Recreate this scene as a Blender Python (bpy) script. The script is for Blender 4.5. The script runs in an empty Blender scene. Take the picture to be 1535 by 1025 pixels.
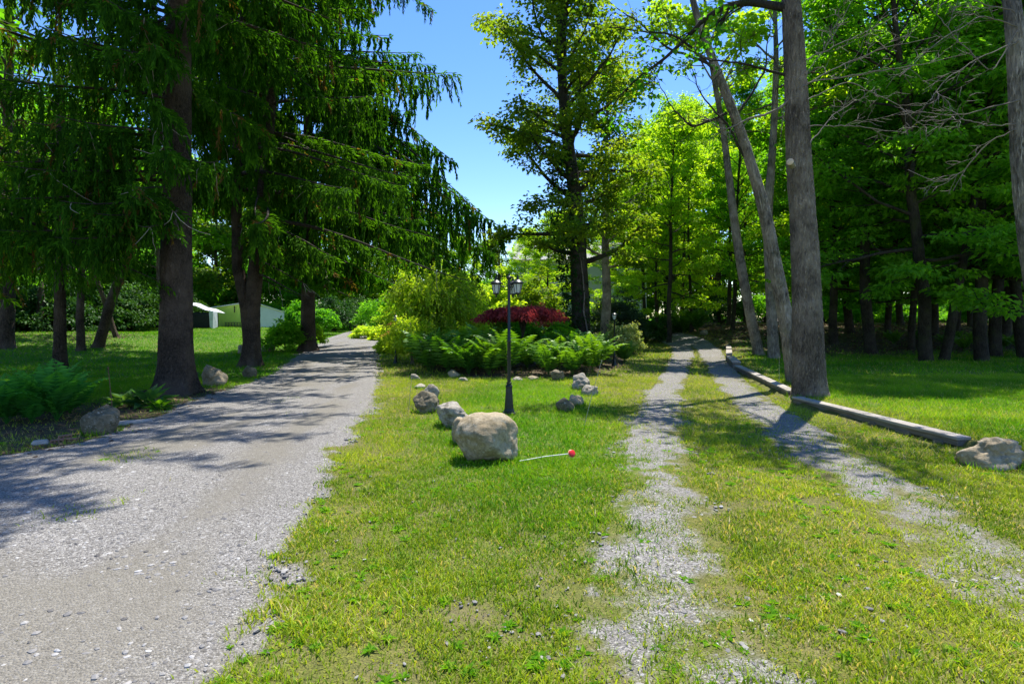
import bpy, bmesh, math, random
import numpy as np
from mathutils import Vector, noise as mnoise
R_ = math.radians
scene = bpy.context.scene
C = scene.collection

# ------------------------------------------------------------------ camera, sky, sun, exposure
F_PX, CX, HY, EYE = 853.0, 767.5, 476.0, 1.6
cam_d = bpy.data.cameras.new('camera'); cam = bpy.data.objects.new('camera', cam_d); C.objects.link(cam)
cam.location = (0, 0, EYE); cam.rotation_euler = (R_(90), 0, 0)
cam_d.sensor_width = 36; cam_d.lens = 36*F_PX/1535; cam_d.shift_y = (HY-512.5)/1535
cam_d.clip_end = 2000; cam_d.clip_start = 0.05
scene.camera = cam
SUN_EL, SUN_AZ = 67.0, 28.0
world = bpy.data.worlds.new('World'); scene.world = world; world.use_nodes = True
wn = world.node_tree; wn.nodes.clear()
sky = wn.nodes.new('ShaderNodeTexSky'); sky.sky_type = 'NISHITA'; sky.sun_disc = False
sky.sun_elevation = R_(SUN_EL); sky.sun_rotation = R_(SUN_AZ); sky.air_density = 1.0; sky.dust_density = 0.1; sky.ozone_density = 2.0
bg = wn.nodes.new('ShaderNodeBackground'); bg.inputs[1].default_value = 0.14
wo = wn.nodes.new('ShaderNodeOutputWorld')
shs = wn.nodes.new('ShaderNodeHueSaturation'); shs.inputs['Saturation'].default_value = 1.28; shs.inputs['Hue'].default_value = .512; wn.links.new(sky.outputs[0], shs.inputs['Color']); wn.links.new(shs.outputs[0], bg.inputs[0]); wn.links.new(bg.outputs[0], wo.inputs[0])
sun_d = bpy.data.lights.new('sun', 'SUN'); sun_d.energy = 4.9; sun_d.angle = R_(0.5); sun_d.color = (1, 0.95, 0.86)
sun = bpy.data.objects.new('sun', sun_d); C.objects.link(sun); sun.location = (10, 20, 40)
sdir = Vector((math.sin(R_(SUN_AZ))*math.cos(R_(SUN_EL)), math.cos(R_(SUN_AZ))*math.cos(R_(SUN_EL)), math.sin(R_(SUN_EL))))
sun.rotation_euler = sdir.to_track_quat('Z', 'Y').to_euler()
scene.view_settings.view_transform = 'Standard'; scene.view_settings.look = 'None'
scene.view_settings.gamma = 1; scene.view_settings.exposure = 0.93
scene.render.engine = 'CYCLES'
cy = scene.cycles
cy.max_bounces = 7; cy.diffuse_bounces = 4; cy.glossy_bounces = 2; cy.transmission_bounces = 5; cy.transparent_max_bounces = 4
cy.use_denoising = True; cy.caustics_reflective = False; cy.caustics_refractive = False

# ------------------------------------------------------------------ numeric helpers
def sst(a, b, t):
    t = np.clip((np.asarray(t, float)-a)/(b-a), 0, 1); return t*t*(3-2*t)
_rt = np.random.default_rng(5).random((256, 256))
def vn(x, y, f=1.0, s=0):
    x = np.asarray(x, float)*f+s*17.3+1000; y = np.asarray(y, float)*f+s*9.1+1000
    xi = np.floor(x).astype(int); yi = np.floor(y).astype(int); fx = x-xi; fy = y-yi
    fx = fx*fx*(3-2*fx); fy = fy*fy*(3-2*fy)
    g = lambda a, b: _rt[a & 255, b & 255]
    return (g(xi, yi)*(1-fx)+g(xi+1, yi)*fx)*(1-fy)+(g(xi, yi+1)*(1-fx)+g(xi+1, yi+1)*fx)*fy
def fbm(x, y, f=1.0, s=0, o=4):
    v = 0; a = .5; n = 0
    for i in range(o):
        v = v+a*vn(x, y, f*2**i, s+i*3); n += a; a *= .5
    return v/n
def nrm(v):
    return v/np.maximum(np.linalg.norm(v, axis=-1, keepdims=True), 1e-9)

# ------------------------------------------------------------------ terrain
ED_Y = [-5, 4, 6.75, 8.5, 10.2, 11.6, 14, 17, 21, 27, 34]
ED_X = [5.9, 5.7, 5.55, 5.35, 5.2, 5.5, 6.0, 6.75, 8.0, 10.3, 12.5]
def edge_x(y): return np.interp(y, ED_Y, ED_X)
def H(x, y):
    x = np.asarray(x, float); y = np.asarray(y, float)
    h = sst(14, 48, y)*(.42*sst(1, -8, x)+.5*sst(-12, -22, x))+.55*sst(-13, -22, x)*sst(15, 24, y)*(1-sst(26, 37, y)*sst(-34, -26, x))
    h = h-.9*sst(47, 62, y)*sst(2, -6, x)
    h = h+1.15*sst(20, 36, y)*sst(7, 15, x)+.3*sst(24, 42, y)*sst(0, 6, x)*sst(14, 8, x)
    ex = edge_x(y)
    h = h+.10*sst(ex-.06, ex+.06, x)*sst(32, 26, y)
    h = h+.28*np.exp(-((x-1.2)**2/14+(y-20.5)**2/18))
    h = h+.05*(fbm(x, y, .35, 2, 3)-.5)+.016*(fbm(x, y, 2.2, 4, 2)-.5)
    return h
def Hs(x, y): return float(H(x, y))
def P(px, py):
    """where the sight line through a pixel of the photo meets the ground"""
    k = (px-CX)/F_PX; m = (py-HY)/F_PX
    d = np.concatenate([np.arange(1.5, 30, .02), np.arange(30, 120, .1)])
    z = EYE-m*d; hit = np.nonzero(z <= H(k*d, d))[0]
    dd = d[hit[0]] if len(hit) else 60.0
    return (k*dd, dd, Hs(k*dd, dd))
def A(px, d, sink=0.0):
    x = (px-CX)/F_PX*d; return (x, d, Hs(x, d)-sink)
def zat(py, d): return EYE-(py-HY)/F_PX*d

def curve_pts(rows):
    pts = [P(a, b) for a, b in rows]; pts.sort(key=lambda p: p[1]); return np.array(pts)
DL = curve_pts([(200, 642), (110, 668), (290, 604), (400, 566), (455, 528), (480, 512)])
DR = curve_pts([(568, 510), (563, 540), (560, 575), (552, 605), (512, 665), (462, 755), (395, 865), (330, 965), (300, 1020)])
dl_y = np.concatenate([[-6, 1.0, 4.0, 6.0], DL[:, 1][DL[:, 1] > 6.1], [60]]); dl_x = np.concatenate([[-6.9, -6.9, -6.7, -6.2], DL[:, 0][DL[:, 1] > 6.1], [DL[-1, 0]-4.5]])
dr_y = np.concatenate([[-6], DR[:, 1], [60]]); dr_x = np.concatenate([[-1.0], DR[:, 0], [DR[-1, 0]-2.5]])
def track(rows):
    o = []
    for a, b, hw in rows:
        p = P(a, b); o.append((p[1], p[0], hw/F_PX*p[1]))
    o.sort(); return np.array(o)
T1 = track([(1030, 1000, 150), (1000, 900, 100), (992, 800, 72), (992, 720, 46), (984, 650, 33), (993, 600, 22), (1012, 560, 16), (1024, 533, 14), (1022, 519, 14), (1000, 508, 16)])
T2 = track([(1500, 880, 75), (1420, 800, 62), (1300, 720, 52), (1200, 655, 42), (1140, 612, 27), (1098, 577, 21), (1078, 550, 17), (1063, 525, 15), (1038, 511, 16)])
T1 = np.vstack([[-4, 1.2, .45], T1]); T2 = np.vstack([[-4, 3.1, .35], [2.0, 3.2, .35], T2])
def d_drive(x, y):
    return np.minimum(x-np.interp(y, dl_y, dl_x), np.interp(y, dr_y, dr_x)-x)
def d_track(T, x, y):
    return np.interp(y, T[:, 0], T[:, 2])-np.abs(x-np.interp(y, T[:, 0], T[:, 1]))
def gravel(x, y):
    """1 where bare gravel, 0 where turf"""
    n = fbm(x, y, 1.6, 1, 4)-.5; n2 = fbm(x, y, 7, 6, 3)-.5
    d1 = d_drive(x, y); g = sst(-.30, .16, d1+n*.6+n2*.5)
    mid = np.exp(-((d1-1.55)/.35)**2)*sst(.55, .72, fbm(x, y, 1.1, 9, 3))
    g = g*(1-.6*mid*sst(1.5, 5, y))
    for T, st in ((T1, .80), (T2, .78)):
        near = sst(9, 3, y)
        fs = 1-.6*sst(10, 17, y); t = sst(-.32*fs, .26*fs, d_track(T, x, y)+(n*.9+n2*.6)*fs-.05*near)*(st-.62*near*fbm(x, y, 2.6, 12, 3)-.7*np.clip(fbm(x, y, 3.4, 14, 4)-.47, 0, 1)-.02)
        t = t*sst(56, 46, y)
        g = np.maximum(g, t)
    return np.clip(g, 0, 1)
def litter(x, y):
    n = 3*(fbm(x, y, .4, 21, 3)-.5)
    a = sst(21.5, 24, y+n)*sst(8, 13, x+n)
    a = np.maximum(a, sst(-17, -19, x+n)*sst(22, 25, y+n)*sst(33, 28, y+n)*.5)
    a = np.maximum(a, sst(42, 46, y+n)*sst(-2, 1, x))
    bed = (((x-.35)/3.6)**2+((y-21.2)/6.6)**2)
    a = np.maximum(a, sst(1.12, .95, bed+n*.04))
    a = np.maximum(a, sst(.9, .3, np.hypot(x+7.0, y-11.8)-.6+n*.2))
    edge = np.interp(y, dl_y, dl_x)-x
    a = np.maximum(a, sst(2.2, 1.4, np.hypot((x+7.2)/1.2, y-9)+n*.3)*(edge > .35))
    a = np.maximum(a, .8*sst(.9, .45, np.abs(edge-.25)+n*.15)*sst(15, 12, y)*sst(5, 6.5, y))
    return a
def lush(x, y):
    a = .75*sst(.2, 1.0, x-edge_x(y))
    c = sst(1.9, .7, np.hypot((x-.2)/1.1, (y-9.5)/3.8))
    a = np.maximum(a, .8*c)
    a = np.maximum(a, .95*sst(-4, -6, x)*sst(8, 12, y))
    return np.clip(a+.5*(fbm(x, y, .8, 30, 3)-.5), 0, 1)

# ------------------------------------------------------------------ mesh building
class MB:
    def __init__(s): s.v = []; s.f = []; s.m = []; s.t = []; s.n = 0; s.sm = []
    def add(s, V, Fc, mat=0, tint=0.5, smooth=False):
        V = np.asarray(V, float).reshape(-1, 3); Fc = np.asarray(Fc, int)
        s.v.append(V); s.t.append(np.broadcast_to(np.asarray(tint, float), (len(V),)))
        s.f.append(Fc+s.n); s.m.append(np.full(len(Fc), mat)); s.sm.append(np.full(len(Fc), smooth)); s.n += len(V)
    def build(s, name, mats, parent=None, attrs=None):
        me = bpy.data.meshes.new(name)
        V = np.concatenate(s.v) if s.v else np.zeros((0, 3))
        me.vertices.add(len(V)); me.vertices.foreach_set('co', V.astype(np.float32).ravel())
        loops = np.concatenate([f.ravel() for f in s.f]); tot = np.concatenate([np.full(len(f), f.shape[1]) for f in s.f])
        start = np.concatenate([[0], np.cumsum(tot)[:-1]])
        me.loops.add(len(loops)); me.loops.foreach_set('vertex_index', loops.astype(np.int32))
        me.polygons.add(len(tot)); me.polygons.foreach_set('loop_start', start.astype(np.int32)); me.polygons.foreach_set('loop_total', tot.astype(np.int32))
        me.polygons.foreach_set('material_index', np.concatenate(s.m).astype(np.int32))
        me.polygons.foreach_set('use_smooth', np.concatenate(s.sm).astype(bool))
        at = me.attributes.new('tint', 'FLOAT', 'POINT'); at.data.foreach_set('value', np.concatenate(s.t).astype(np.float32))
        for k, a in (attrs or {}).items():
            at = me.attributes.new(k, 'FLOAT', 'POINT'); at.data.foreach_set('value', np.asarray(a, np.float32))
        me.update(calc_edges=True)
        for m in (mats if isinstance(mats, (list, tuple)) else [mats]): me.materials.append(m)
        o = bpy.data.objects.new(name, me); C.objects.link(o)
        if parent is not None: o.parent = parent
        return o
    def tube(s, path, rad, sides=8, mat=0, tint=.5, cap=True, bump=0, seed=0, flare=None):
        p = np.asarray(path, float); n = len(p); rad = np.broadcast_to(np.asarray(rad, float), (n,))
        t = nrm(np.gradient(p, axis=0)); up = np.array([0, 0, 1.0]) if abs(t[0, 2]) < .8 else np.array([1.0, 0, 0])
        u = nrm(np.cross(t, up)); w = np.cross(t, u)
        a = np.arange(sides)/sides*2*np.pi
        r = rad[:, None]*np.ones((1, sides))
        if bump:
            aa = a[None, :]+0*r; ll = np.concatenate([[0], np.cumsum(np.linalg.norm(np.diff(p, axis=0), axis=1))])[:, None]+0*r
            r = r*(1+bump*2*(fbm(np.cos(aa)*3+seed*3.1, np.sin(aa)*3+ll*.9, 1.3, seed, 3)-.5))
            if sides > 40:
                q = np.abs(fbm(np.cos(aa)*4.5+ll*1.3+seed, np.sin(aa)*4.5+ll*1.9, 1.7, seed+2, 3)-.5)*2+.5*np.abs(fbm(np.cos(aa)*9+ll*3.1, np.sin(aa)*9-ll*2.7, 2.0, seed+5, 2)-.5)*2
                r = r-.035*np.exp(-(q/.13)**2)-.012*(fbm(aa*0+np.cos(aa)*14+ll*5, np.sin(aa)*14+ll*6, 1.5, seed+8, 2)-.5)
        if flare is not None:
            k, hgt, fs = flare
            zz = (p[:, 2]-p[0, 2])[:, None]
            r = r*(1+k*np.exp(-zz/hgt)*(1+.45*np.cos(a[None, :]*5+fs)+.25*np.cos(a[None, :]*3+fs*2)))
        V = p[:, None, :]+r[:, :, None]*(np.cos(a)[None, :, None]*u[:, None, :]+np.sin(a)[None, :, None]*w[:, None, :])
        i = np.arange(n-1)[:, None]*sides; j = np.arange(sides)[None, :]; j2 = (j+1) % sides
        Fq = np.stack([i+j, i+j2, i+sides+j2, i+sides+j], -1).reshape(-1, 4)
        s.add(V.reshape(-1, 3), Fq, mat, tint, True)
        if cap:
            s.add(V[-1], np.arange(sides)[None, :], mat, tint); s.add(V[0][::-1], np.arange(sides)[None, :], mat, tint)
    def box(s, c, sz, rz=0, mat=0, tint=.5, taper=1.0, bev=0.0):
        x, y, z = [q/2 for q in sz]
        if bev:
            rings = [(-z, 1, bev), (-z+bev, 1, 0), (z-bev, taper, 0), (z, taper, bev)]
            V = []
            for zz, tp, ins in rings:
                X = x*tp-ins; Y = y*tp-ins; q = bev
                V += [(-X+q, -Y, zz), (X-q, -Y, zz), (X, -Y+q, zz), (X, Y-q, zz), (X-q, Y, zz), (-X+q, Y, zz), (-X, Y-q, zz), (-X, -Y+q, zz)]
            V = np.array(V, float); n = 8; Fq = []
            for k in range(3):
                for j in range(n): Fq.append((k*n+j, k*n+(j+1) % n, (k+1)*n+(j+1) % n, (k+1)*n+j))
            caps = [list(range(n))[::-1], [3*n+j for j in range(n)]]
        else:
            V = np.array([(-x, -y, -z), (x, -y, -z), (x, y, -z), (-x, y, -z), (-x*taper, -y*taper, z), (x*taper, -y*taper, z), (x*taper, y*taper, z), (-x*taper, y*taper, z)], float)
            Fq = [(0, 1, 5, 4), (1, 2, 6, 5), (2, 3, 7, 6), (3, 0, 4, 7)]; caps = [[3, 2, 1, 0], [4, 5, 6, 7]]
        ca, sa = math.cos(rz), math.sin(rz)
        W = V.copy(); W[:, 0] = V[:, 0]*ca-V[:, 1]*sa+c[0]; W[:, 1] = V[:, 0]*sa+V[:, 1]*ca+c[1]; W[:, 2] += c[2]
        s.add(W, Fq, mat, tint); n0 = s.n
        s.f.append(np.array(caps)+n0-len(W)); s.m.append(np.full(2, mat)); s.sm.append(np.full(2, False))
    def lathe(s, prof, sides=16, mat=0, c=(0, 0, 0), smooth=True, rot=0):
        prof = np.array(prof, float); a = np.arange(sides)/sides*2*np.pi+rot; n = len(prof)
        V = np.stack([prof[:, None, 0]*np.cos(a)+c[0], prof[:, None, 0]*np.sin(a)+c[1], prof[:, None, 1]+0*a+c[2]], -1)
        i = np.arange(n-1)[:, None]*sides; j = np.arange(sides)[None, :]; j2 = (j+1) % sides
        s.add(V.reshape(-1, 3), np.stack([i+j, i+j2, i+sides+j2, i+sides+j], -1).reshape(-1, 4), mat, .5, smooth)
    def leaves(s, Cn, D, N, L, W, mat=0, tint=.5, droop=.15, fold=.12):
        n = len(Cn); L = np.broadcast_to(L, (n,))[:, None]; W = np.broadcast_to(W, (n,))[:, None]
        D = nrm(D); S = nrm(np.cross(D, N)); N = np.cross(S, D)
        V = np.stack([Cn, Cn+D*L*.45+S*W*.5+N*W*fold, Cn+D*L-N*L*droop, Cn+D*L*.45-S*W*.5+N*W*fold], 1)
        b = np.arange(n)[:, None]*4
        Fc = np.concatenate([b+np.array([[0, 1, 2]]), b+np.array([[0, 2, 3]])])
        s.add(V.reshape(-1, 3), Fc, mat, np.repeat(np.broadcast_to(tint, (n,)), 4))

def tag(o, label, cat, group=None):
    o['label'] = label; o['category'] = cat
    if group: o['group'] = group
    return o
def thing(name, loc, label, cat, group=None, rz=0, sc=1.0):
    o = bpy.data.objects.new(name, None); C.objects.link(o); o.location = loc; o.rotation_euler = (0, 0, rz)
    o.scale = (sc, sc, sc) if not isinstance(sc, tuple) else sc
    return tag(o, label, cat, group)
def kind(o, k): o['kind'] = k; return o
def dup(src, loc, label, group=None, rz=0, sc=1.0, rx=0, ry=0):
    r = src.copy(); C.objects.link(r); r.location = loc; r.rotation_euler = (rx, ry, rz)
    r.scale = (sc, sc, sc) if not isinstance(sc, tuple) else sc
    r['label'] = label
    if group: r['group'] = group
    elif 'group' in r: del r['group']
    for ch in list(src.children):
        c = ch.copy(); C.objects.link(c); c.parent = r
        for g in list(ch.children):
            d = g.copy(); C.objects.link(d); d.parent = c
    return r

ORD = 'first second third fourth fifth sixth seventh eighth ninth tenth eleventh twelfth thirteenth fourteenth fifteenth sixteenth seventeenth eighteenth nineteenth twentieth'.split()
def order(items, what, along='from the left'):
    """one label per item of a row, told by its place in the row"""
    rk = {id(v): i for i, v in enumerate(sorted(items, key=lambda q: q[0]))}
    return [f'{what}, {ORD[rk[id(v)] % 20]}{" of the rear ones" if rk[id(v)] > 19 else ""} {along}' for v in items]

# ------------------------------------------------------------------ materials
def newmat(name):
    m = bpy.data.materials.new(name); m.use_nodes = True; nt = m.node_tree; nt.nodes.clear()
    return m, nt
def nd(nt, t, **kw):
    n = nt.nodes.new(t)
    for k, v in kw.items():
        if k.startswith('i_'):
            key = k[2:]; key = int(key) if key.isdigit() else key
            n.inputs[key].default_value = v
        else: setattr(n, k, v)
    return n
def lk(nt, a, b): nt.links.new(a, b)
def mixc(nt, fac, a, b, bt='MIX'):
    n = nt.nodes.new('ShaderNodeMix'); n.data_type = 'RGBA'; n.blend_type = bt
    for i, v in ((0, fac), (6, a), (7, b)):
        if hasattr(v, 'is_linked') or isinstance(v, bpy.types.NodeSocket): nt.links.new(v, n.inputs[i])
        else: n.inputs[i].default_value = v if i == 0 else (*v, 1)
    return n.outputs[2]
def ramp(nt, src, stops):
    r = nt.nodes.new('ShaderNodeValToRGB'); e = r.color_ramp.elements
    while len(e) > 1: e.remove(e[-1])
    e[0].position = stops[0][0]; c = stops[0][1]; e[0].color = (*c, 1) if isinstance(c, tuple) else (c, c, c, 1)
    for p, c in stops[1:]:
        k = e.new(p); k.color = (*c, 1) if isinstance(c, tuple) else (c, c, c, 1)
    nt.links.new(src, r.inputs[0]); return r.outputs[0]
def out(nt, sh):
    o = nt.nodes.new('ShaderNodeOutputMaterial'); nt.links.new(sh, o.inputs[0])
def noise_n(nt, vec, scale, detail=4, rough=.6):
    n = nd(nt, 'ShaderNodeTexNoise'); n.inputs['Scale'].default_value = scale; n.inputs['Detail'].default_value = detail; n.inputs['Roughness'].default_value = rough
    if vec is not None: nt.links.new(vec, n.inputs['Vector'])
    return n.outputs[0]
def bump_n(nt, h, strength, dist):
    b = nd(nt, 'ShaderNodeBump'); b.inputs['Strength'].default_value = strength; b.inputs['Distance'].default_value = dist
    nt.links.new(h, b.inputs['Height']); return b.outputs[0]
def attr(nt, n):
    a = nd(nt, 'ShaderNodeAttribute'); a.attribute_name = n; return a.outputs['Fac']

def leafmat(name, dark, light, trans=.35, rough=.55, tcol=None, spec=.18, straw=None):
    m, nt = newmat(name)
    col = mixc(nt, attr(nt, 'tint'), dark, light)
    if straw: col = mixc(nt, ramp(nt, attr(nt, 'tint'), [(.95, 0.0), (.97, 1.0)]), col, straw)
    oi = nd(nt, 'ShaderNodeObjectInfo'); hs = nd(nt, 'ShaderNodeHueSaturation')
    mh = nd(nt, 'ShaderNodeMapRange'); mh.inputs[3].default_value = .512; mh.inputs[4].default_value = .486; lk(nt, oi.outputs['Random'], mh.inputs[0]); lk(nt, mh.outputs[0], hs.inputs['Hue'])
    mr = nd(nt, 'ShaderNodeMapRange'); mr.inputs[3].default_value = .82; mr.inputs[4].default_value = 1.15
    lk(nt, oi.outputs['Random'], mr.inputs[0]); lk(nt, mr.outputs[0], hs.inputs['Value']); lk(nt, col, hs.inputs['Color'])
    p = nd(nt, 'ShaderNodeBsdfPrincipled'); lk(nt, hs.outputs[0], p.inputs['Base Color']); p.inputs['Roughness'].default_value = rough
    p.inputs['Specular IOR Level'].default_value = spec
    tr = nd(nt, 'ShaderNodeBsdfTranslucent')
    tc = mixc(nt, 1.0, hs.outputs[0], tcol or (2.5, 2.3, .6), 'MULTIPLY'); lk(nt, tc, tr.inputs[0])
    mx = nd(nt, 'ShaderNodeMixShader'); mx.inputs[0].default_value = trans
    lk(nt, p.outputs[0], mx.inputs[1]); lk(nt, tr.outputs[0], mx.inputs[2]); out(nt, mx.outputs[0]); return m
def barkmat(name, dark, light, sc=9, stretch=.22, moss=0, bd=.03):
    m, nt = newmat(name)
    tc = nd(nt, 'ShaderNodeTexCoord'); mp = nd(nt, 'ShaderNodeMapping'); mp.inputs['Scale'].default_value = (1, 1, stretch)
    lk(nt, tc.outputs['Object'], mp.inputs[0])
    n0 = nd(nt, 'ShaderNodeTexNoise'); n0.inputs['Scale'].default_value = sc*.5; lk(nt, mp.outputs[0], n0.inputs['Vector'])
    va = nd(nt, 'ShaderNodeVectorMath'); va.operation = 'MULTIPLY_ADD'; va.inputs[1].default_value = (.12, .12, .12)
    lk(nt, n0.outputs['Color'], va.inputs[0]); lk(nt, mp.outputs[0], va.inputs[2])
    vo = nd(nt, 'ShaderNodeTexVoronoi'); vo.feature = 'DISTANCE_TO_EDGE'; vo.inputs['Scale'].default_value = sc*1.9; lk(nt, va.outputs[0], vo.inputs['Vector'])
    fine = noise_n(nt, mp.outputs[0], sc*5, 6, .7); big = noise_n(nt, tc.outputs['Object'], 1.3, 4)
    crk = ramp(nt, vo.outputs['Distance'], [(0, 0.0), (.22, 1.0)]); rid = noise_n(nt, va.outputs[0], sc*3.2, 8, .75)
    cm = nd(nt, 'ShaderNodeMath'); cm.operation = 'MULTIPLY'; lk(nt, ramp(nt, rid, [(.36, .15), (.58, 1.0)]), cm.inputs[0])
    cl_ = nd(nt, 'ShaderNodeMath'); cl_.operation = 'MULTIPLY_ADD'; cl_.inputs[1].default_value = .45; cl_.inputs[2].default_value = .55; lk(nt, crk, cl_.inputs[0]); lk(nt, cl_.outputs[0], cm.inputs[1]); crack = cm.outputs[0]
    c1 = mixc(nt, ramp(nt, fine, [(.3, 0.0), (.7, 1.0)]), dark, light)
    c2 = mixc(nt, ramp(nt, crack, [(.1, .85), (.9, 0.0)]), c1, tuple(q*.4 for q in dark))
    c3 = mixc(nt, ramp(nt, big, [(.42, 0.0), (.62, .6)]), c2, tuple(min(1, q*1.25) for q in light))
    if moss: c3 = mixc(nt, ramp(nt, noise_n(nt, tc.outputs['Object'], 2.5, 5), [(.5, 0.0), (.65, moss)]), c3, (.07, .10, .02))
    p = nd(nt, 'ShaderNodeBsdfPrincipled'); lk(nt, c3, p.inputs['Base Color']); p.inputs['Roughness'].default_value = .9
    p.inputs['Specular IOR Level'].default_value = .2
    ad = nd(nt, 'ShaderNodeMath'); ad.operation = 'MULTIPLY_ADD'; ad.inputs[1].default_value = .5
    lk(nt, fine, ad.inputs[0]); lk(nt, crack, ad.inputs[2])
    lk(nt, bump_n(nt, ad.outputs[0], 1.0, bd*1.8), p.inputs['Normal']); out(nt, p.outputs[0]); return m
def stonemat(name, a, b, dk, sc=3.0):
    m, nt = newmat(name); tc = nd(nt, 'ShaderNodeTexCoord').outputs['Object']
    n1 = noise_n(nt, tc, sc, 6, .6); n2 = noise_n(nt, tc, sc*12, 6, .75); n3 = noise_n(nt, tc, sc*2.3, 5, .65)
    c = mixc(nt, ramp(nt, n1, [(.38, 0.0), (.62, 1.0)]), a, b)
    c = mixc(nt, ramp(nt, n3, [(.50, 0.0), (.62, .8)]), c, dk)
    n5 = noise_n(nt, tc, sc*5, 5, .7); c = mixc(nt, ramp(nt, n5, [(.58, 0.0), (.66, .55)]), c, (.46, .45, .38))
    c = mixc(nt, ramp(nt, n2, [(.38, .4), (.55, 0.0)]), c, tuple(q*.5 for q in dk))
    vo = nd(nt, 'ShaderNodeTexVoronoi'); vo.feature = 'DISTANCE_TO_EDGE'; vo.inputs['Scale'].default_value = sc*.9
    mpn = nd(nt, 'ShaderNodeVectorMath'); mpn.operation = 'MULTIPLY_ADD'; mpn.inputs[1].default_value = (.5, .5, .5)
    nn = nd(nt, 'ShaderNodeTexNoise'); nn.inputs['Scale'].default_value = sc*1.5; lk(nt, tc, nn.inputs['Vector']); lk(nt, nn.outputs['Color'], mpn.inputs[0]); lk(nt, tc, mpn.inputs[2]); lk(nt, mpn.outputs[0], vo.inputs['Vector'])
    cr = ramp(nt, vo.outputs['Distance'], [(0, 0.0), (.025, 1.0)])
    c = mixc(nt, ramp(nt, cr, [(0, .22), (1, 0.0)]), c, tuple(q*.35 for q in dk))
    p = nd(nt, 'ShaderNodeBsdfPrincipled'); lk(nt, c, p.inputs['Base Color']); p.inputs['Roughness'].default_value = .8
    p.inputs['Specular IOR Level'].default_value = .3
    s1 = nd(nt, 'ShaderNodeMath'); s1.operation = 'MULTIPLY_ADD'; s1.inputs[1].default_value = .35; lk(nt, n2, s1.inputs[0]); lk(nt, n3, s1.inputs[2])
    s2 = nd(nt, 'ShaderNodeMath'); s2.operation = 'MULTIPLY_ADD'; s2.inputs[1].default_value = .08; lk(nt, cr, s2.inputs[0]); lk(nt, s1.outputs[0], s2.inputs[2])
    lk(nt, bump_n(nt, s2.outputs[0], .4, .04), p.inputs['Normal']); out(nt, p.outputs[0]); return m
def plainmat(name, col, rough=.6, metal=0, var=.15, sc=8):
    m, nt = newmat(name); tc = nd(nt, 'ShaderNodeTexCoord').outputs['Object']
    n = noise_n(nt, tc, sc, 6, .65)
    c = mixc(nt, ramp(nt, n, [(.35, 0.0), (.7, 1.0)]), tuple(q*(1-var) for q in col), tuple(min(1, q*(1+var)) for q in col))
    p = nd(nt, 'ShaderNodeBsdfPrincipled'); lk(nt, c, p.inputs['Base Color']); p.inputs['Roughness'].default_value = rough; p.inputs['Metallic'].default_value = metal
    lk(nt, bump_n(nt, n, .2, .01), p.inputs['Normal']); out(nt, p.outputs[0]); return m
def woodmat(name, a, b):
    m, nt = newmat(name); tc = nd(nt, 'ShaderNodeTexCoord').outputs['Object']
    mp = nd(nt, 'ShaderNodeMapping'); mp.inputs['Scale'].default_value = (1, .05, 1); lk(nt, tc, mp.inputs[0])
    n = noise_n(nt, mp.outputs[0], 60, 5, .6); n2 = noise_n(nt, tc, 2.5, 5)
    c = mixc(nt, ramp(nt, n, [(.35, 0.0), (.65, 1.0)]), a, b)
    c = mixc(nt, ramp(nt, n2, [(.45, 0.0), (.7, .6)]), c, tuple(q*.5 for q in a))
    p = nd(nt, 'ShaderNodeBsdfPrincipled'); lk(nt, c, p.inputs['Base Color']); p.inputs['Roughness'].default_value = .85
    lk(nt, bump_n(nt, n, .5, .008), p.inputs['Normal']); out(nt, p.outputs[0]); return m
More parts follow.
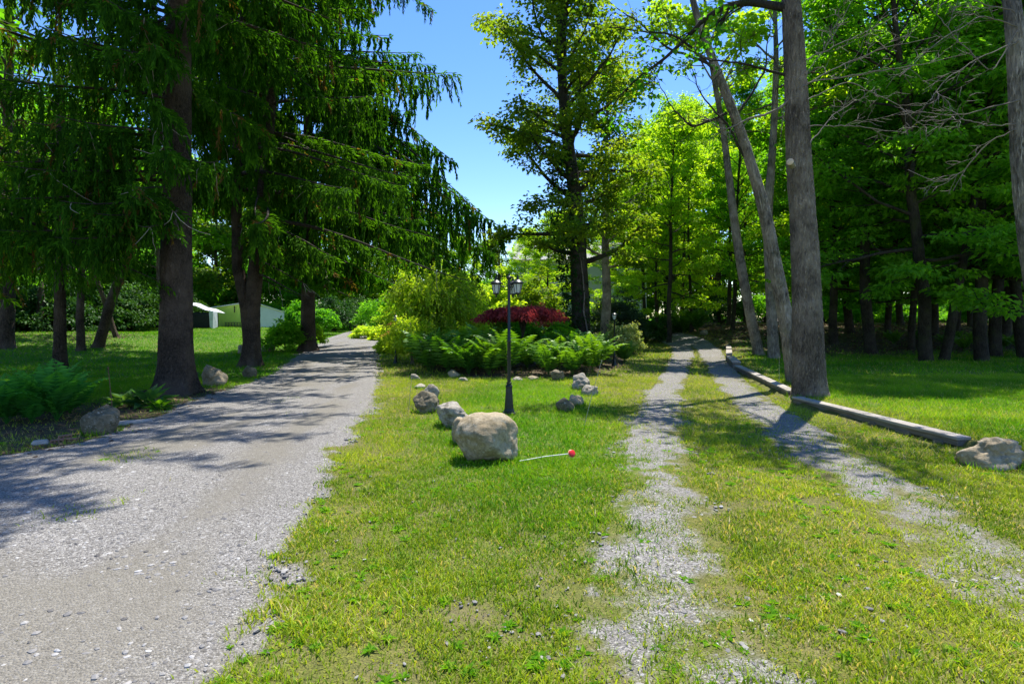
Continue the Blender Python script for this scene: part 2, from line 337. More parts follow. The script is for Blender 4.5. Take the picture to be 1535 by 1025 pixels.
def groundmat():
    m, nt = newmat('ground_mix'); geo = nd(nt, 'ShaderNodeNewGeometry'); ps = geo.outputs['Position']
    g = attr(nt, 'gravel'); li = attr(nt, 'litter'); lu = attr(nt, 'lush')
    n1 = noise_n(nt, ps, 2.2, 6, .65); n2 = noise_n(nt, ps, 14, 6, .7); n3 = noise_n(nt, ps, .5, 4); n4 = noise_n(nt, ps, 90, 3, .7)
    # turf base: thatch and soil between the blades
    t = mixc(nt, ramp(nt, n2, [(.35, 0.0), (.65, 1.0)]), (.11, .125, .022), (.25, .24, .05))
    t = mixc(nt, lu, t, (.11, .24, .012))
    t = mixc(nt, ramp(nt, n4, [(.35, .8), (.62, 0.0)]), t, (.035, .035, .012))
    t = mixc(nt, ramp(nt, n1, [(.48, 0.0), (.68, .7)]), t, (.17, .14, .08))
    # stones, two sizes
    def stones(sc, lo, hi):
        vo = nd(nt, 'ShaderNodeTexVoronoi'); vo.inputs['Scale'].default_value = sc; lk(nt, ps, vo.inputs['Vector'])
        sp = nd(nt, 'ShaderNodeSeparateColor'); lk(nt, vo.outputs['Color'], sp.inputs[0])
        return ramp(nt, sp.outputs[0], lo), ramp(nt, vo.outputs['Distance'], [(0, 1.0), (.75, 0.0)]), sp.outputs[1]
    pal = [(0, (.05, .05, .054)), (.25, (.145, .138, .130)), (.6, (.25, .238, .222)), (.85, (.36, .345, .32)), (1, (.52, .51, .49))]
    c1, h1, q1 = stones(85, pal, 0); c2, h2, q2 = stones(190, pal, 0)
    sc_ = mixc(nt, ramp(nt, q1, [(.45, 0.0), (.5, 1.0)]), c2, c1)
    sc_ = mixc(nt, ramp(nt, n4, [(.32, .55), (.5, 0.0)]), sc_, (.07, .068, .065))
    dirt = mixc(nt, n2, (.125, .112, .085), (.25, .232, .188))
    dm = nd(nt, 'ShaderNodeMath'); dm.operation = 'MULTIPLY_ADD'; dm.inputs[1].default_value = .35; lk(nt, n2, dm.inputs[0]); lk(nt, attr(nt, 'dust'), dm.inputs[2])
    gr = mixc(nt, ramp(nt, dm.outputs[0], [(.40, .10), (.8, .72)]), sc_, dirt)
    lt = mixc(nt, ramp(nt, n2, [(.35, 0.0), (.6, 1.0)]), (.03, .022, .014), (.12, .085, .05))
    lt = mixc(nt, ramp(nt, n1, [(.5, 0.0), (.65, .6)]), lt, (.05, .075, .015))
    gm = nd(nt, 'ShaderNodeMath'); gm.operation = 'MULTIPLY_ADD'; gm.inputs[1].default_value = .5; lk(nt, n2, gm.inputs[0])
    g2 = nd(nt, 'ShaderNodeMath'); g2.operation = 'MULTIPLY_ADD'; g2.inputs[1].default_value = .35; lk(nt, n4, g2.inputs[0]); lk(nt, g, g2.inputs[2]); lk(nt, g2.outputs[0], gm.inputs[2])
    c = mixc(nt, li, t, lt)
    c = mixc(nt, ramp(nt, gm.outputs[0], [(.62, 0.0), (.86, 1.0)]), c, gr)
    c = mixc(nt, ramp(nt, n3, [(.4, 0.0), (.7, .18)]), c, (.10, .09, .07))
    p = nd(nt, 'ShaderNodeBsdfPrincipled'); lk(nt, c, p.inputs['Base Color']); p.inputs['Roughness'].default_value = .92; p.inputs['Specular IOR Level'].default_value = .2
    hh = nd(nt, 'ShaderNodeMath'); hh.operation = 'ADD'; lk(nt, h1, hh.inputs[0]); lk(nt, n4, hh.inputs[1])
    lk(nt, bump_n(nt, hh.outputs[0], .7, .012), p.inputs['Normal']); out(nt, p.outputs[0]); return m

M = {}
M['ground'] = groundmat()
M['spruce_bark'] = barkmat('spruce_bark', (.04, .029, .022), (.19, .14, .105), 11, .45)
M['grey_bark'] = barkmat('grey_bark', (.16, .135, .105), (.60, .52, .42), 9, .16, .3)
M['brown_bark'] = barkmat('brown_bark', (.13, .098, .068), (.56, .45, .34), 12, .22, 0, .05)
M['dark_bark'] = barkmat('dark_bark', (.03, .026, .02), (.10, .088, .07), 10, .2, .4)
M['dead_spruce'] = plainmat('dead_spruce_twig', (.30, .26, .22), .9, 0, .3, 30)
M['dead_twig'] = plainmat('dead_twig', (.16, .135, .11), .9, 0, .3)
M['needles'] = leafmat('needles', (.012, .050, .006), (.14, .38, .02), .42, .8, (2.2, 2.2, .5), .06, (.13, .085, .03))
M['leaf_wood'] = leafmat('leaf_wood', (.04, .15, .012), (.15, .38, .02), .55)
M['leaf_bright'] = leafmat('leaf_bright', (.10, .26, .012), (.34, .48, .03), .55)
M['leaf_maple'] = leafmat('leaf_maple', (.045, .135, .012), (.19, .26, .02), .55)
M['leaf_yellow'] = leafmat('leaf_yellow', (.16, .29, .015), (.42, .54, .06), .55)
M['leaf_dark'] = leafmat('leaf_dark', (.008, .04, .010), (.045, .13, .02), .25, .5)
M['leaf_blue'] = leafmat('leaf_blue', (.012, .035, .02), (.05, .10, .055), .15)
M['leaf_red'] = leafmat('leaf_red', (.15, .02, .03), (.46, .10, .11), .45, .5, (1.8, 1, .8))
M['leaf_orange'] = leafmat('leaf_orange', (.22, .14, .04), (.5, .24, .10), .35, .5, (1.5, 1, .6))
M['leaf_cream'] = leafmat('leaf_cream', (.06, .15, .02), (.42, .46, .20), .3)
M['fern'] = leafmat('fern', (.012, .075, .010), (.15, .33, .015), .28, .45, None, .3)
M['branch_bark'] = plainmat('branch_bark', (.035, .026, .02), .95, 0, .3, 20)
M['fern_dark'] = leafmat('fern_dark', (.02, .13, .02), (.09, .34, .04), .4)
M['hosta'] = leafmat('hosta', (.03, .10, .03), (.10, .24, .05), .3)
M['blade'] = leafmat('blade', (.065, .16, .006), (.42, .52, .045), .35, .6, (1.9, 1.75, .6), .2, (.50, .43, .20))
M['blade_lush'] = leafmat('blade_lush', (.05, .20, .003), (.24, .46, .010), .38, .6, (1.9, 1.75, .6), .2, (.42, .40, .14))
M['litter'] = leafmat('litter_leaf', (.06, .035, .02), (.28, .18, .10), .1, .8, (1, 1, 1))
M['stone'] = stonemat('fieldstone', (.29, .225, .13), (.44, .37, .255), (.19, .145, .07))
M['stone_grey'] = stonemat('grey_fieldstone', (.25, .225, .175), (.42, .385, .32), (.12, .10, .065), 4.5)
M['stone_dark'] = stonemat('dark_fieldstone', (.12, .10, .06), (.25, .21, .14), (.065, .06, .03), 4)
M['pebble'] = (lambda: None)
def pebblemat():
    m, nt = newmat('pebble'); t = attr(nt, 'tint')
    c = ramp(nt, t, [(0, (.05, .05, .055)), (.35, (.135, .132, .13)), (.7, (.27, .262, .25)), (1, (.55, .54, .52))])
    c = mixc(nt, ramp(nt, noise_n(nt, nd(nt, 'ShaderNodeNewGeometry').outputs['Position'], 120, 3), [(.4, .3), (.6, 0.0)]), c, (.2, .17, .13))
    p = nd(nt, 'ShaderNodeBsdfPrincipled'); lk(nt, c, p.inputs['Base Color']); p.inputs['Roughness'].default_value = .75; out(nt, p.outputs[0]); return m
M['pebble'] = pebblemat()
M['metal'] = plainmat('green_black_metal', (.018, .024, .022), .38, .3, .3, 12)
M['iron'] = plainmat('rusty_iron', (.14, .06, .035), .8, 0, .4, 30)
M['stake'] = plainmat('stake_grey', (.32, .30, .24), .6, 0, .2, 20)
M['rod'] = plainmat('rod_white', (.75, .76, .70), .5, 0, .05)
M['red'] = plainmat('reflector_red', (.75, .02, .015), .35, 0, .1)
M['orange'] = plainmat('reflector_backing', (.85, .38, .18), .4, 0, .1)
def glassmat():
    m, nt = newmat('frosted_pane'); p = nd(nt, 'ShaderNodeBsdfPrincipled'); p.inputs['Base Color'].default_value = (.80, .82, .80, 1)
    p.inputs['Roughness'].default_value = .25; tr = nd(nt, 'ShaderNodeBsdfTranslucent'); tr.inputs[0].default_value = (.9, .92, .9, 1)
    mx = nd(nt, 'ShaderNodeMixShader'); mx.inputs[0].default_value = .5; lk(nt, p.outputs[0], mx.inputs[1]); lk(nt, tr.outputs[0], mx.inputs[2]); out(nt, mx.outputs[0]); return m
M['pane'] = glassmat()
M['wood_cap'] = woodmat('weathered_cap', (.24, .21, .175), (.42, .385, .335))
M['wood_dark'] = woodmat('dark_timber', (.10, .085, .065), (.21, .185, .15))
M['brick'] = plainmat('old_brick', (.27, .14, .09), .9, 0, .3, 25)
M['concrete'] = plainmat('broken_concrete', (.38, .33, .28), .9, 0, .25, 12)
M['shed_green'] = plainmat('lime_siding', (.72, .82, .16), .6, 0, .06, 1.5)
M['white'] = plainmat('white_paint', (.78, .79, .80), .5, 0, .05, 2)
M['tarp'] = plainmat('grey_tarp', (.62, .64, .67), .5, 0, .12, 3)
M['black'] = plainmat('matte_black', (.012, .014, .016), .7, 0, .3, 5)
M['siding'] = plainmat('cream_green_siding', (.45, .55, .33), .7, 0, .06, 2)
M['roof'] = plainmat('roof_shingle', (.30, .30, .27), .9, 0, .25, 5)
M['window'] = plainmat('dark_window', (.02, .025, .03), .15, 0, .2)
M['cutwood'] = plainmat('cut_wood', (.62, .47, .30), .7, 0, .2, 30)

# ------------------------------------------------------------------ ground, driveway, tracks
def ground_attrs(x, y):
    n = fbm(x, y, .9, 40, 4); d1 = d_drive(x, y)
    # dusty wheel lanes of the driveway
    lane = np.exp(-((d1-.75)/.42)**2)*(x < 0)
    lane2 = np.exp(-((x-np.interp(y, dl_y, dl_x)-1.3)/.5)**2)
    dust = np.clip(.6*np.maximum(lane, lane2*.85)*sst(.3, .6, fbm(x*2.2, y*.45, .9, 44, 3))+.6*sst(3.9, 2.6, y+.35*(x+2))*sst(-.9, -1.6, x)+.75*(n-.45)+(x > np.interp(y, dr_y, dr_x))*.28, 0, 1)
    return dict(gravel=gravel(x, y), litter=litter(x, y), lush=lush(x, y), dust=dust)
def axis(lo, a, b, hi, st, gr=1.12):
    mid = np.arange(a, b, st); r = []; v = b; s = st
    while v < hi: r.append(v); s *= gr; v += s
    l = []; v = a-st; s = st
    while v > lo: l.append(v); s *= gr; v -= s
    return np.array(l[::-1]+list(mid)+r+[hi])
xs = axis(-420, -9, 9.5, 420, .09, 1.1); ys = axis(-60, .5, 15, 700, .09, 1.035)
X, Y = np.meshgrid(xs, ys); x = X.ravel(); y = Y.ravel(); nx = len(xs); ny = len(ys)
i = (np.arange(ny-1)[:, None]*nx+np.arange(nx-1)[None, :]).ravel()
b = MB(); b.add(np.stack([x, y, H(x, y)], -1), np.stack([i, i+1, i+nx+1, i+nx], -1), 0, .5, True)
ga = ground_attrs(x, y); ga['gravel'] = ga['gravel']*.75
kind(b.build('ground', M['ground'], None, ga), 'structure')

def ribbon(name, fx0, fx1, ylo, yhi, cols, lift):
    yy = [ylo]; st = .05
    while yy[-1] < yhi: yy.append(yy[-1]+st*max(1, yy[-1]/7))
    yy = np.array(yy); u = np.linspace(0, 1, cols)
    a0 = fx0(yy)-.12*(fbm(yy, yy*0, 3, 7, 3)-.2); a1 = fx1(yy)+.12*(fbm(yy, yy*0+9, 3, 8, 3)-.2)
    Xr = a0[:, None]*(1-u)+a1[:, None]*u; Yr = yy[:, None]+0*Xr; x = Xr.ravel(); y = Yr.ravel()
    z = H(x, y)+lift+.0015*y
    z = z-np.where((u[None, :] == 0) | (u[None, :] == 1), 0.9*(lift+.0015*Yr), 0).ravel()
    i = (np.arange(len(yy)-1)[:, None]*cols+np.arange(cols-1)[None, :]).ravel()
    b = MB(); b.add(np.stack([x, y, z], -1), np.stack([i, i+1, i+cols+1, i+cols], -1), 0, .5, True)
    return kind(b.build(name, M['ground'], None, ground_attrs(x, y)), 'structure')
ribbon('gravel_driveway', lambda y: np.interp(y, dl_y, dl_x), lambda y: np.interp(y, dr_y, dr_x), -1, 56, 60, .006)
for T in (T1, T2):
    ribbon('gravel_track', lambda y, T=T: np.interp(y, T[:, 0], T[:, 1]-T[:, 2]*1.15), lambda y, T=T: np.interp(y, T[:, 0], T[:, 1]+T[:, 2]*1.15), 0, 46, 24, .006)

rng = np.random.default_rng(11)
def scatter(n, d0, d1, side=1.0, power=1.0):
    """random ground points over what the camera and a step to its side can see"""
    u = rng.random(n); d = (d0**(1+power)+u*(d1**(1+power)-d0**(1+power)))**(1/(1+power))
    x = (rng.random(n)*2-1)*(d*.92+side); return x, d
def turf(name, n, d0, d1, h0, w0, seg, power=1.0, tuft=0):
    x, y = scatter(n, d0, d1, 1.0, power)
    g = gravel(x, y); li = litter(x, y); lu = lush(x, y)
    cl = fbm(x, y, 5.5, 50, 3); patch = fbm(x, y, .9, 52, 3)
    dens = (1-g)**1.3*(1-.93*li)*np.clip(.45+1.5*(cl-.35)+.5*lu, .12, 1)
    bare = sst(.54, .68, fbm(x, y, 1.9, 90, 4))*sst(7.5, 5, y)*(1-lu); dens = dens*(1-.75*bare)
    if tuft: dens = sst(tuft, tuft+.1, fbm(x, y, 3.6, 95, 3))*(1-g)*(1-li)
    inside = d_drive(x, y) > .35; dens = np.where(inside, dens*.8, dens)
    ex = edge_x(y); dens = np.where((np.abs(x-ex) < .11) & (y < 24), 0, dens)
    k = rng.random(n) < dens; x, y, lu, cl, patch = x[k], y[k], lu[k], cl[k], patch[k]; n = len(x)
    z = H(x, y)-.003
    hgt = h0*(.45+1.0*rng.random(n)**1.5)*(.5+.9*cl)*(1+.15*lu); w = w0*(.6+.8*rng.random(n))
    az = rng.random(n)*2*np.pi; la = rng.random(n)*2*np.pi; lean = hgt*(.25+.9*rng.random(n))
    S = np.stack([np.cos(az), np.sin(az), 0*az], -1)*w[:, None]*.5
    Bp = np.stack([x, y, z], -1); Ld = np.stack([np.cos(la), np.sin(la), 0*la], -1)
    up = np.array([0, 0, 1.0])
    Mp = Bp+Ld*(lean*.35)[:, None]+up*(hgt*.62)[:, None]; Tp = Bp+Ld*lean[:, None]+up*hgt[:, None]
    dry = rng.random(n) < (.17*(1-lu)*sst(.35, .65, fbm(x, y, 1.3, 77, 3))+.02)
    t = np.clip(.15+.6*rng.random(n)*(1.1-lu*.4)+.9*(patch-.5), 0, .93); t = np.where(dry, 1, t)
    bl = MB(); q = np.arange(n)[:, None]
    lk_ = rng.random(n) < lu
    if seg == 2:
        V = np.stack([Bp-S, Bp+S, Mp+S*.8, Mp-S*.8, Tp], 1); base = q*5
        quad = base+np.array([[0, 1, 2, 3]]); tri = base+np.array([[3, 2, 4]])
        tt = np.repeat(t, 5); bl.add(V.reshape(-1, 3), quad, 0, tt)
        bl.m[-1] = lk_.astype(int); bl.f.append(tri); bl.m.append(lk_.astype(int)); bl.sm.append(np.full(n, False))
    else:
        V = np.stack([Bp-S, Bp+S, Tp], 1); bl.add(V.reshape(-1, 3), q*3+np.array([[0, 1, 2]]), 0, np.repeat(t, 3)); bl.m[-1] = lk_.astype(int)
    return kind(bl.build(name, [M['blade'], M['blade_lush']]), 'stuff')
turf('grass', 460000, 1.9, 6.5, .034, .0062, 2, 0.4)
turf('grass', 100000, 1.9, 8.5, .058, .0090, 2, 0.4, .50)
turf('grass', 480000, 6.5, 15, .050, .009, 1, 0.6)
turf('grass', 420000, 15, 48, .07, .024, 1, 0.3)

def pebbles(name, n, d0, d1, r0, r1, fn, power=.6):
    x, y = scatter(n, d0, d1, .6, power); k = rng.random(n) < fn(x, y); x, y = x[k], y[k]; n = len(x)
    bm = bmesh.new(); bmesh.ops.create_icosphere(bm, subdivisions=1, radius=1); bm.verts.index_update()
    I = np.array([v.co[:] for v in bm.verts]); Fi = np.array([[v.index for v in f.verts] for f in bm.faces]); bm.free()
    r = r0+(r1-r0)*rng.random(n)**3.4
    sc = r[:, None]*np.stack([.7+.9*rng.random(n), .6+.6*rng.random(n), .35+.4*rng.random(n)], -1)
    V = I[None]*sc[:, None, :]*(1+.35*(rng.random((n, 12, 1))-.5))
    a = rng.random(n)*6.28; ca, sa = np.cos(a)[:, None], np.sin(a)[:, None]
    W = np.stack([V[..., 0]*ca-V[..., 1]*sa, V[..., 0]*sa+V[..., 1]*ca, V[..., 2]], -1)
    W += np.stack([x, y, H(x, y)+.008+sc[:, 2]*.12], -1)[:, None, :]
    b = MB(); b.add(W.reshape(-1, 3), (np.arange(n)[:, None, None]*12+Fi[None]).reshape(-1, 3), 0, np.repeat(np.clip(rng.normal(.46, .21, n), 0, 1), 12), False)
    return kind(b.build(name, M['pebble']), 'stuff')
def gfun(x, y):
    a = ground_attrs(x, y); cl = fbm(x, y, 1.7, 60, 3)
    return np.clip(a['gravel']*(1-.8*a['dust'])*np.clip(2.6*(cl-.25), .15, 1)+.10*sst(4.5, 2.3, y)*(x > -.6)*sst(.45, .6, cl)+.006*(x < 4.5), 0, 1)*(a['litter'] < .5)
pebbles('gravel', 70000, 1.9, 7.5, .0045, .021, gfun)
pebbles('gravel', 26000, 7.5, 16, .010, .028, gfun)

def weeds():
    n = 2600; x, y = scatter(n, 2.0, 9, .5, .6); k = rng.random(n) < (1-gravel(x, y))*(1-litter(x, y))*sst(.4, .6, fbm(x, y, 1.2, 70, 3))*(x < 5); x, y = x[k], y[k]
    b = MB()
    for xx, yy in zip(x, y):
        m = rng.integers(5, 10); a = rng.random()*6+np.arange(m)*2.4; s = .022+.035*rng.random()
        D = np.stack([np.cos(a), np.sin(a), .35+.5*rng.random(m)], -1)
        N = np.stack([-np.cos(a)*.4, -np.sin(a)*.4, np.ones(m)], -1)
        b.leaves(np.repeat([[xx, yy, Hs(xx, yy)+.004]], m, 0), D, N, s*(.8+.5*rng.random(m)), s*.42, 0, np.clip(rng.random(m)*.6+.1, 0, 1), .35)
    return kind(b.build('ground_cover', M['blade_lush']), 'stuff')
weeds()
def litter_leaves():
    n = 30000; x, y = scatter(n, 6, 40, 1, .7); k = rng.random(n) < litter(x, y)*.9; x, y = x[k], y[k]; n = len(x)
    a = rng.random(n)*6.28; b = MB()
    b.leaves(np.stack([x, y, H(x, y)+.015], -1), np.stack([np.cos(a), np.sin(a), .2*rng.random(n)], -1), np.stack([.4*rng.random(n)-.2, .4*rng.random(n)-.2, np.ones(n)], -1), .05+.004*y, .035+.003*y, 0, rng.random(n)**1.5)
    return kind(b.build('leaf_litter', M['litter']), 'stuff')
litter_leaves()

# ------------------------------------------------------------------ boulders
def boulder_mesh(seed, sx, sy, sz, mat, cuts=9, sub=5, rough=.05, flat=.75):
    rnd = np.random.default_rng(seed); bm = bmesh.new(); bmesh.ops.create_icosphere(bm, subdivisions=sub, radius=1)
    D = np.array([v.co[:] for v in bm.verts]); D = nrm(D)
    N = nrm(rnd.normal(size=(cuts, 3))); dd = flat+(1-flat)*rnd.random(cuts)
    flat = flat*.86; dd = flat+(1-flat)*rnd.random(cuts)*.8; q = D@N.T; rr = np.where(q > .05, dd[None]/np.maximum(q, .05), 9)
    k = 26; r = -np.log(np.exp(-k*np.minimum(rr, 1.5)).sum(1)+np.exp(-k*1.15))/k
    for i, v in enumerate(bm.verts):
        p = Vector(D[i]); f = mnoise.fractal(p*1.6+Vector((seed*3.1, 0, 0)), .9, 2.1, 5)*rough*2.4+mnoise.ridged_multi_fractal(p*2.5+Vector((0, seed*1.7, 0)), 1, 2, 3, 1, 2)*rough*.7
        v.co = p*(r[i]+f)
    co = np.array([v.co[:] for v in bm.verts]); lo = co.min(0); hi = co.max(0)
    for v in bm.verts:
        c = (np.array(v.co[:])-(lo+hi)/2)/(hi-lo)
        v.co = (c[0]*sx, c[1]*sy, (c[2]+.5)*sz*1.1-.1*sz)
    for f in bm.faces: f.smooth = True
    me = bpy.data.meshes.new('boulder'); bm.to_mesh(me); bm.free(); me.materials.append(mat); return me
BASES = []
def boulder(px, py, wpx, hpx, label, mat='stone', seed=1, depth=.85, rz=0, name='boulder', group=None, cuts=9, rough=.06, flat=.75):
    p = P(px, py); k = p[1]/F_PX; w = wpx*k; h = hpx*k; dy = w*depth
    me = boulder_mesh(seed, w, dy, h, M[mat], cuts, 5 if wpx > 40 else 4, rough, flat); me.name = name
    o = bpy.data.objects.new(name, me); C.objects.link(o); o.location = (p[0], p[1]+dy*.42, Hs(p[0], p[1]+dy*.42)-.03-h*.05); BASES.append((p[0], p[1]+dy*.42, w/2, dy/2)); o.rotation_euler = (0, 0, rz)
    return tag(o, label, 'rock' if name != 'boulder' else 'boulder', group)
GB = 'boulders lined up on the lawn island'
boulder(728, 699, 98, 84, 'largest rounded tan boulder on the central lawn, nearest the camera', 'stone', 3, .85, .3, group=GB, cuts=6, flat=.82, rough=.045)
boulder(690, 668, 30, 48, 'small smooth tan stone squeezed between the largest boulder and the flat-topped one', 'stone', 8, 1.0, group=GB)
boulder(682, 644, 60, 45, 'blocky flat-topped boulder just behind the largest tan boulder', 'stone_grey', 12, .9, .2, group=GB, cuts=12, flat=.62)
boulder(636, 620, 41, 37, 'dome-shaped grey brown boulder left of the flat-topped one', 'stone_dark', 5, .9, group=GB, cuts=6)
boulder(645, 600, 27, 27, 'pale boulder directly behind the dome-shaped grey brown one', 'stone_grey', 21, .9, group=GB, cuts=8)
boulder(627, 583, 19, 9, 'low flat slab of stone behind the pale boulder', 'stone_grey', 24, 1.2, group=GB)
boulder(622, 569, 16, 11, 'small pointed stone farthest back in the left row on the lawn', 'stone_grey', 27, .8, group=GB, cuts=12, flat=.5)
boulder(848, 618, 30, 26, 'dark angular boulder nearest the camera in the row right of the lamp post', 'stone_dark', 31, .8, group=GB, cuts=12, flat=.6)
boulder(865, 609, 23, 20, 'rounded light boulder touching the dark angular one', 'stone', 34, .9, group=GB)
boulder(886, 594, 26, 19, 'small pale grey rock beside the upright craggy boulder', 'stone_grey', 37, .9, group=GB, cuts=11, flat=.55)
boulder(872, 585, 29, 29, 'upright craggy pale boulder in front of the ferns right of the lamp post', 'stone_grey', 41, .8, group=GB, cuts=12, flat=.6, rough=.08)
GE = 'stones edging the fern bed'
for i, (px, py, w, h, lb) in enumerate([(775, 571, 19, 8, 'low grey stone at the fern bed edge just right of the lamp pole'), (800, 570, 19, 9, 'second low grey stone right of the lamp pole at the fern bed edge'),
        (836, 571, 22, 19, 'brownish upright stone tucked under the ferns right of the lamp post'), (694, 572, 16, 8, 'small shaded stone under the front ferns left of the lamp post'),
        (680, 566, 20, 14, 'dark brown stone half hidden under the left front ferns'), (944, 530, 14, 12, 'small dark rock beside the far side path lamp'), (1057, 503, 12, 10, 'small whitish stone beside the far track before the woods')]):
    boulder(px, py, w, h, lb, ['stone_grey', 'stone', 'stone_dark'][i % 3], 60+i, .8, name='stone', group=GE if i < 5 else None)
boulder(315, 580, 36, 37, 'tan boulder with pitted face standing right of the big spruce trunk', 'stone', 71, .8, cuts=10, flat=.62, rough=.08)
boulder(371, 567, 21, 23, 'small dark round stone at the foot of the twin-stemmed spruce', 'stone_dark', 74, .9, cuts=5)
boulder(139, 653, 50, 48, 'brown lichen-marked boulder beside the ferns at the left driveway edge', 'stone_dark', 77, .9, cuts=7)
boulder(399, 528, 21, 13, 'pale slab of rock lying on the grass right of the twin-stemmed spruce', 'stone_grey', 80, .7)
boulder(361, 531, 16, 16, 'pale rock half hidden behind the twin-stemmed spruce', 'stone_grey', 83, .7)
boulder(1506, 706, 100, 54, 'wide craggy tan boulder at the near end of the timber edging', 'stone', 90, .7, -.15, cuts=10, flat=.62, rough=.1)
boulder(205, 607, 15, 13, 'little grey stone at the left foot of the big spruce trunk', 'stone_grey', 93, .8, name='stone')

def skirt_grass(BASES):
    V = []; T_ = []
    for cx, cy_, a, c in BASES:
        m = int(260*(a+c)); th = rng.random(m)*6.283; rr = 1+rng.random(m)*.16-.05
        x = cx+np.cos(th)*a*rr*.97; y = cy_+np.sin(th)*c*rr*.97; z = H(x, y)-.005
        hh = rng.uniform(.05, .12, m); w = rng.uniform(.004, .008, m); az = rng.random(m)*6.283; la = th+rng.normal(0, .8, m)
        S = np.stack([np.cos(az)*w, np.sin(az)*w, 0*w], -1); B_ = np.stack([x, y, z], -1); Tp = B_+np.stack([np.cos(la)*hh*.4, np.sin(la)*hh*.4, hh], -1)
        V.append(np.stack([B_-S, B_+S, Tp], 1).reshape(-1, 3)); T_.append(np.repeat(rng.random(m)*.7, 3))
    V = np.concatenate(V); b = MB(); b.add(V, np.arange(len(V)).reshape(-1, 3), 0, np.concatenate(T_)); kind(b.build('grass', M['blade_lush']), 'stuff')
skirt_grass(BASES)

# ------------------------------------------------------------------ bricks at the left bank
def bricks():
    p = P(86, 664); t = thing('brick_pile', p, 'broken reddish bricks with open cores lying at the left driveway edge', 'bricks', rz=.35, sc=.72)
    for k, (dx, dy, rz, rx) in enumerate([(0, 0, .1, 0), (.20, .03, -.2, 0), (.08, .10, .5, 1)]):
        b = MB(); L, W, T = .19, .09, .06
        for sx in (-1, 0, 1):
            pass
        # a cored brick: outer shell of bars round three openings, seen from its face
        for zz in (0, T-.015): b.box((dx, dy, zz+.008), (L, W, .015), rz, 0)
        for q in (-1, -.33, .33, 1):
            ox = q*(L/2-.01); b.box((dx+ox*math.cos(rz), dy+ox*math.sin(rz), T/2), (.02, W-.004, T-.03), rz, 0)
        o = b.build('brick', M['brick'], t); o.location = (0, 0, .055 if rx else 0)
    b = MB(); b.box((-.25, 0, .03), (.26, .18, .07), .3, 0, taper=.8, bev=.01); b.build('concrete_chunk', M['concrete'], t)
bricks()
def slabs():
    p = P(188, 636); b = MB(); b.box((0, 0, .02), (.75, .16, .06), 0, 0, taper=.9, bev=.012)
    o = b.build('stone_slab', M['concrete']); o.location = (p[0], p[1], p[2]); o.rotation_euler = (0, 0, .5)
    tag(o, 'flat tan stone strip lying along the left driveway edge by the rusty rod', 'stone slab')
slabs()

# ------------------------------------------------------------------ lamp posts
def lantern(parent, x, y, z, s=1.0, rot=0, hang=False):
    b = MB(); hx = 6
    b.lathe([(.010*s, -.055*s), (.014*s, -.04*s), (.022*s, -.022*s), (.045*s, -.012*s), (.048*s, 0), (.048*s, .006*s)], hx*3, 0)       # bottom cup
    b.lathe([(.0, -.075*s), (.010*s, -.066*s), (.006*s, -.055*s)], 10, 0)
    b.lathe([(.076*s, .150*s), (.080*s, .154*s), (.080*s, .162*s), (.0, .163*s)], hx, 0, smooth=False, rot=rot)
    for k in range(hx):
        a = rot+k*2*math.pi/hx; ca, sa = math.cos(a), math.sin(a)
        b.tube([(.047*s*ca, .047*s*sa, .002), (.078*s*ca, .078*s*sa, .155*s)], .0055*s, 6)
    L = b.build('lantern', M['metal'], parent); L.location = (x, y, z)
    g = MB(); g.lathe([(.0, .004*s), (.043*s, .005*s), (.072*s, .150*s)], hx, 0, smooth=False, rot=rot); g.build('glass', M['pane'], L)
    r = MB(); r.lathe([(.108*s, .163*s), (.112*s, .168*s), (.092*s, .186*s), (.060*s, .212*s), (.026*s, .232*s), (.022*s, .246*s), (.030*s, .252*s), (.014*s, .262*s), (.010*s, .285*s), (.016*s, .293*s), (.0, .312*s)], hx*4, 0)
    r.build('roof', M['metal'], L)
    return L
def lamp_post():
    p = P(763, 621); t = thing('lamp_post', p, 'tall dark three-lantern lamp post standing on the central lawn', 'lamp post', rz=0)
    zt = EYE-(413-HY)/F_PX*p[1]-p[2]
    b = MB(); b.box((0, 0, .015), (.20, .20, .05), .1, 0, bev=.006)
    b.lathe([(.092, .04), (.095, .055), (.088, .075), (.080, .10), (.056, .44), (.062, .45), (.062, .47), (.048, .49), (.040, .50), (.046, .51), (.046, .53), (.03, .54)], 8, 0, smooth=False, rot=.39)
    b.build('base', M['metal'], t)
    b = MB(); b.lathe([(.030, .53), (.030, 1.2), (.034, 1.21), (.034, 1.23), (.027, 1.24), (.024, zt-.06)], 16); b.build('pole', M['metal'], t)
    b = MB(); b.lathe([(.024, zt-.07), (.045, zt-.05), (.052, zt-.03), (.040, zt-.015), (.018, zt-.005), (.022, zt+.012), (.0, zt+.03)], 16); b.build('finial', M['metal'], t)
    for ang in (188, -48, 72):
        a = R_(ang); ca, sa = math.cos(a), math.sin(a); r = .215; zl = zt-.30
        b = MB(); b.tube([(0, 0, zt-.16), (.06*ca, .06*sa, zt-.19), (.13*ca, .13*sa, zt-.175), (.19*ca, .19*sa, zt-.13), (r*ca, r*sa, zt-.10)], .008, 8)
        b.tube([(0, 0, zt-.26), (.05*ca, .05*sa, zt-.24), (.10*ca, .10*sa, zt-.19)], .006, 6)
        # hook that carries the lantern's top
        b.tube([(r*ca, r*sa, zt-.10), (r*ca*1.01, r*sa*1.01, zt-.04), (r*ca, r*sa, zt+.008)], .006, 6)
        b.build('arm', M['metal'], t); lantern(t, r*ca, r*sa, zl, .98, rot=a)
lamp_post()
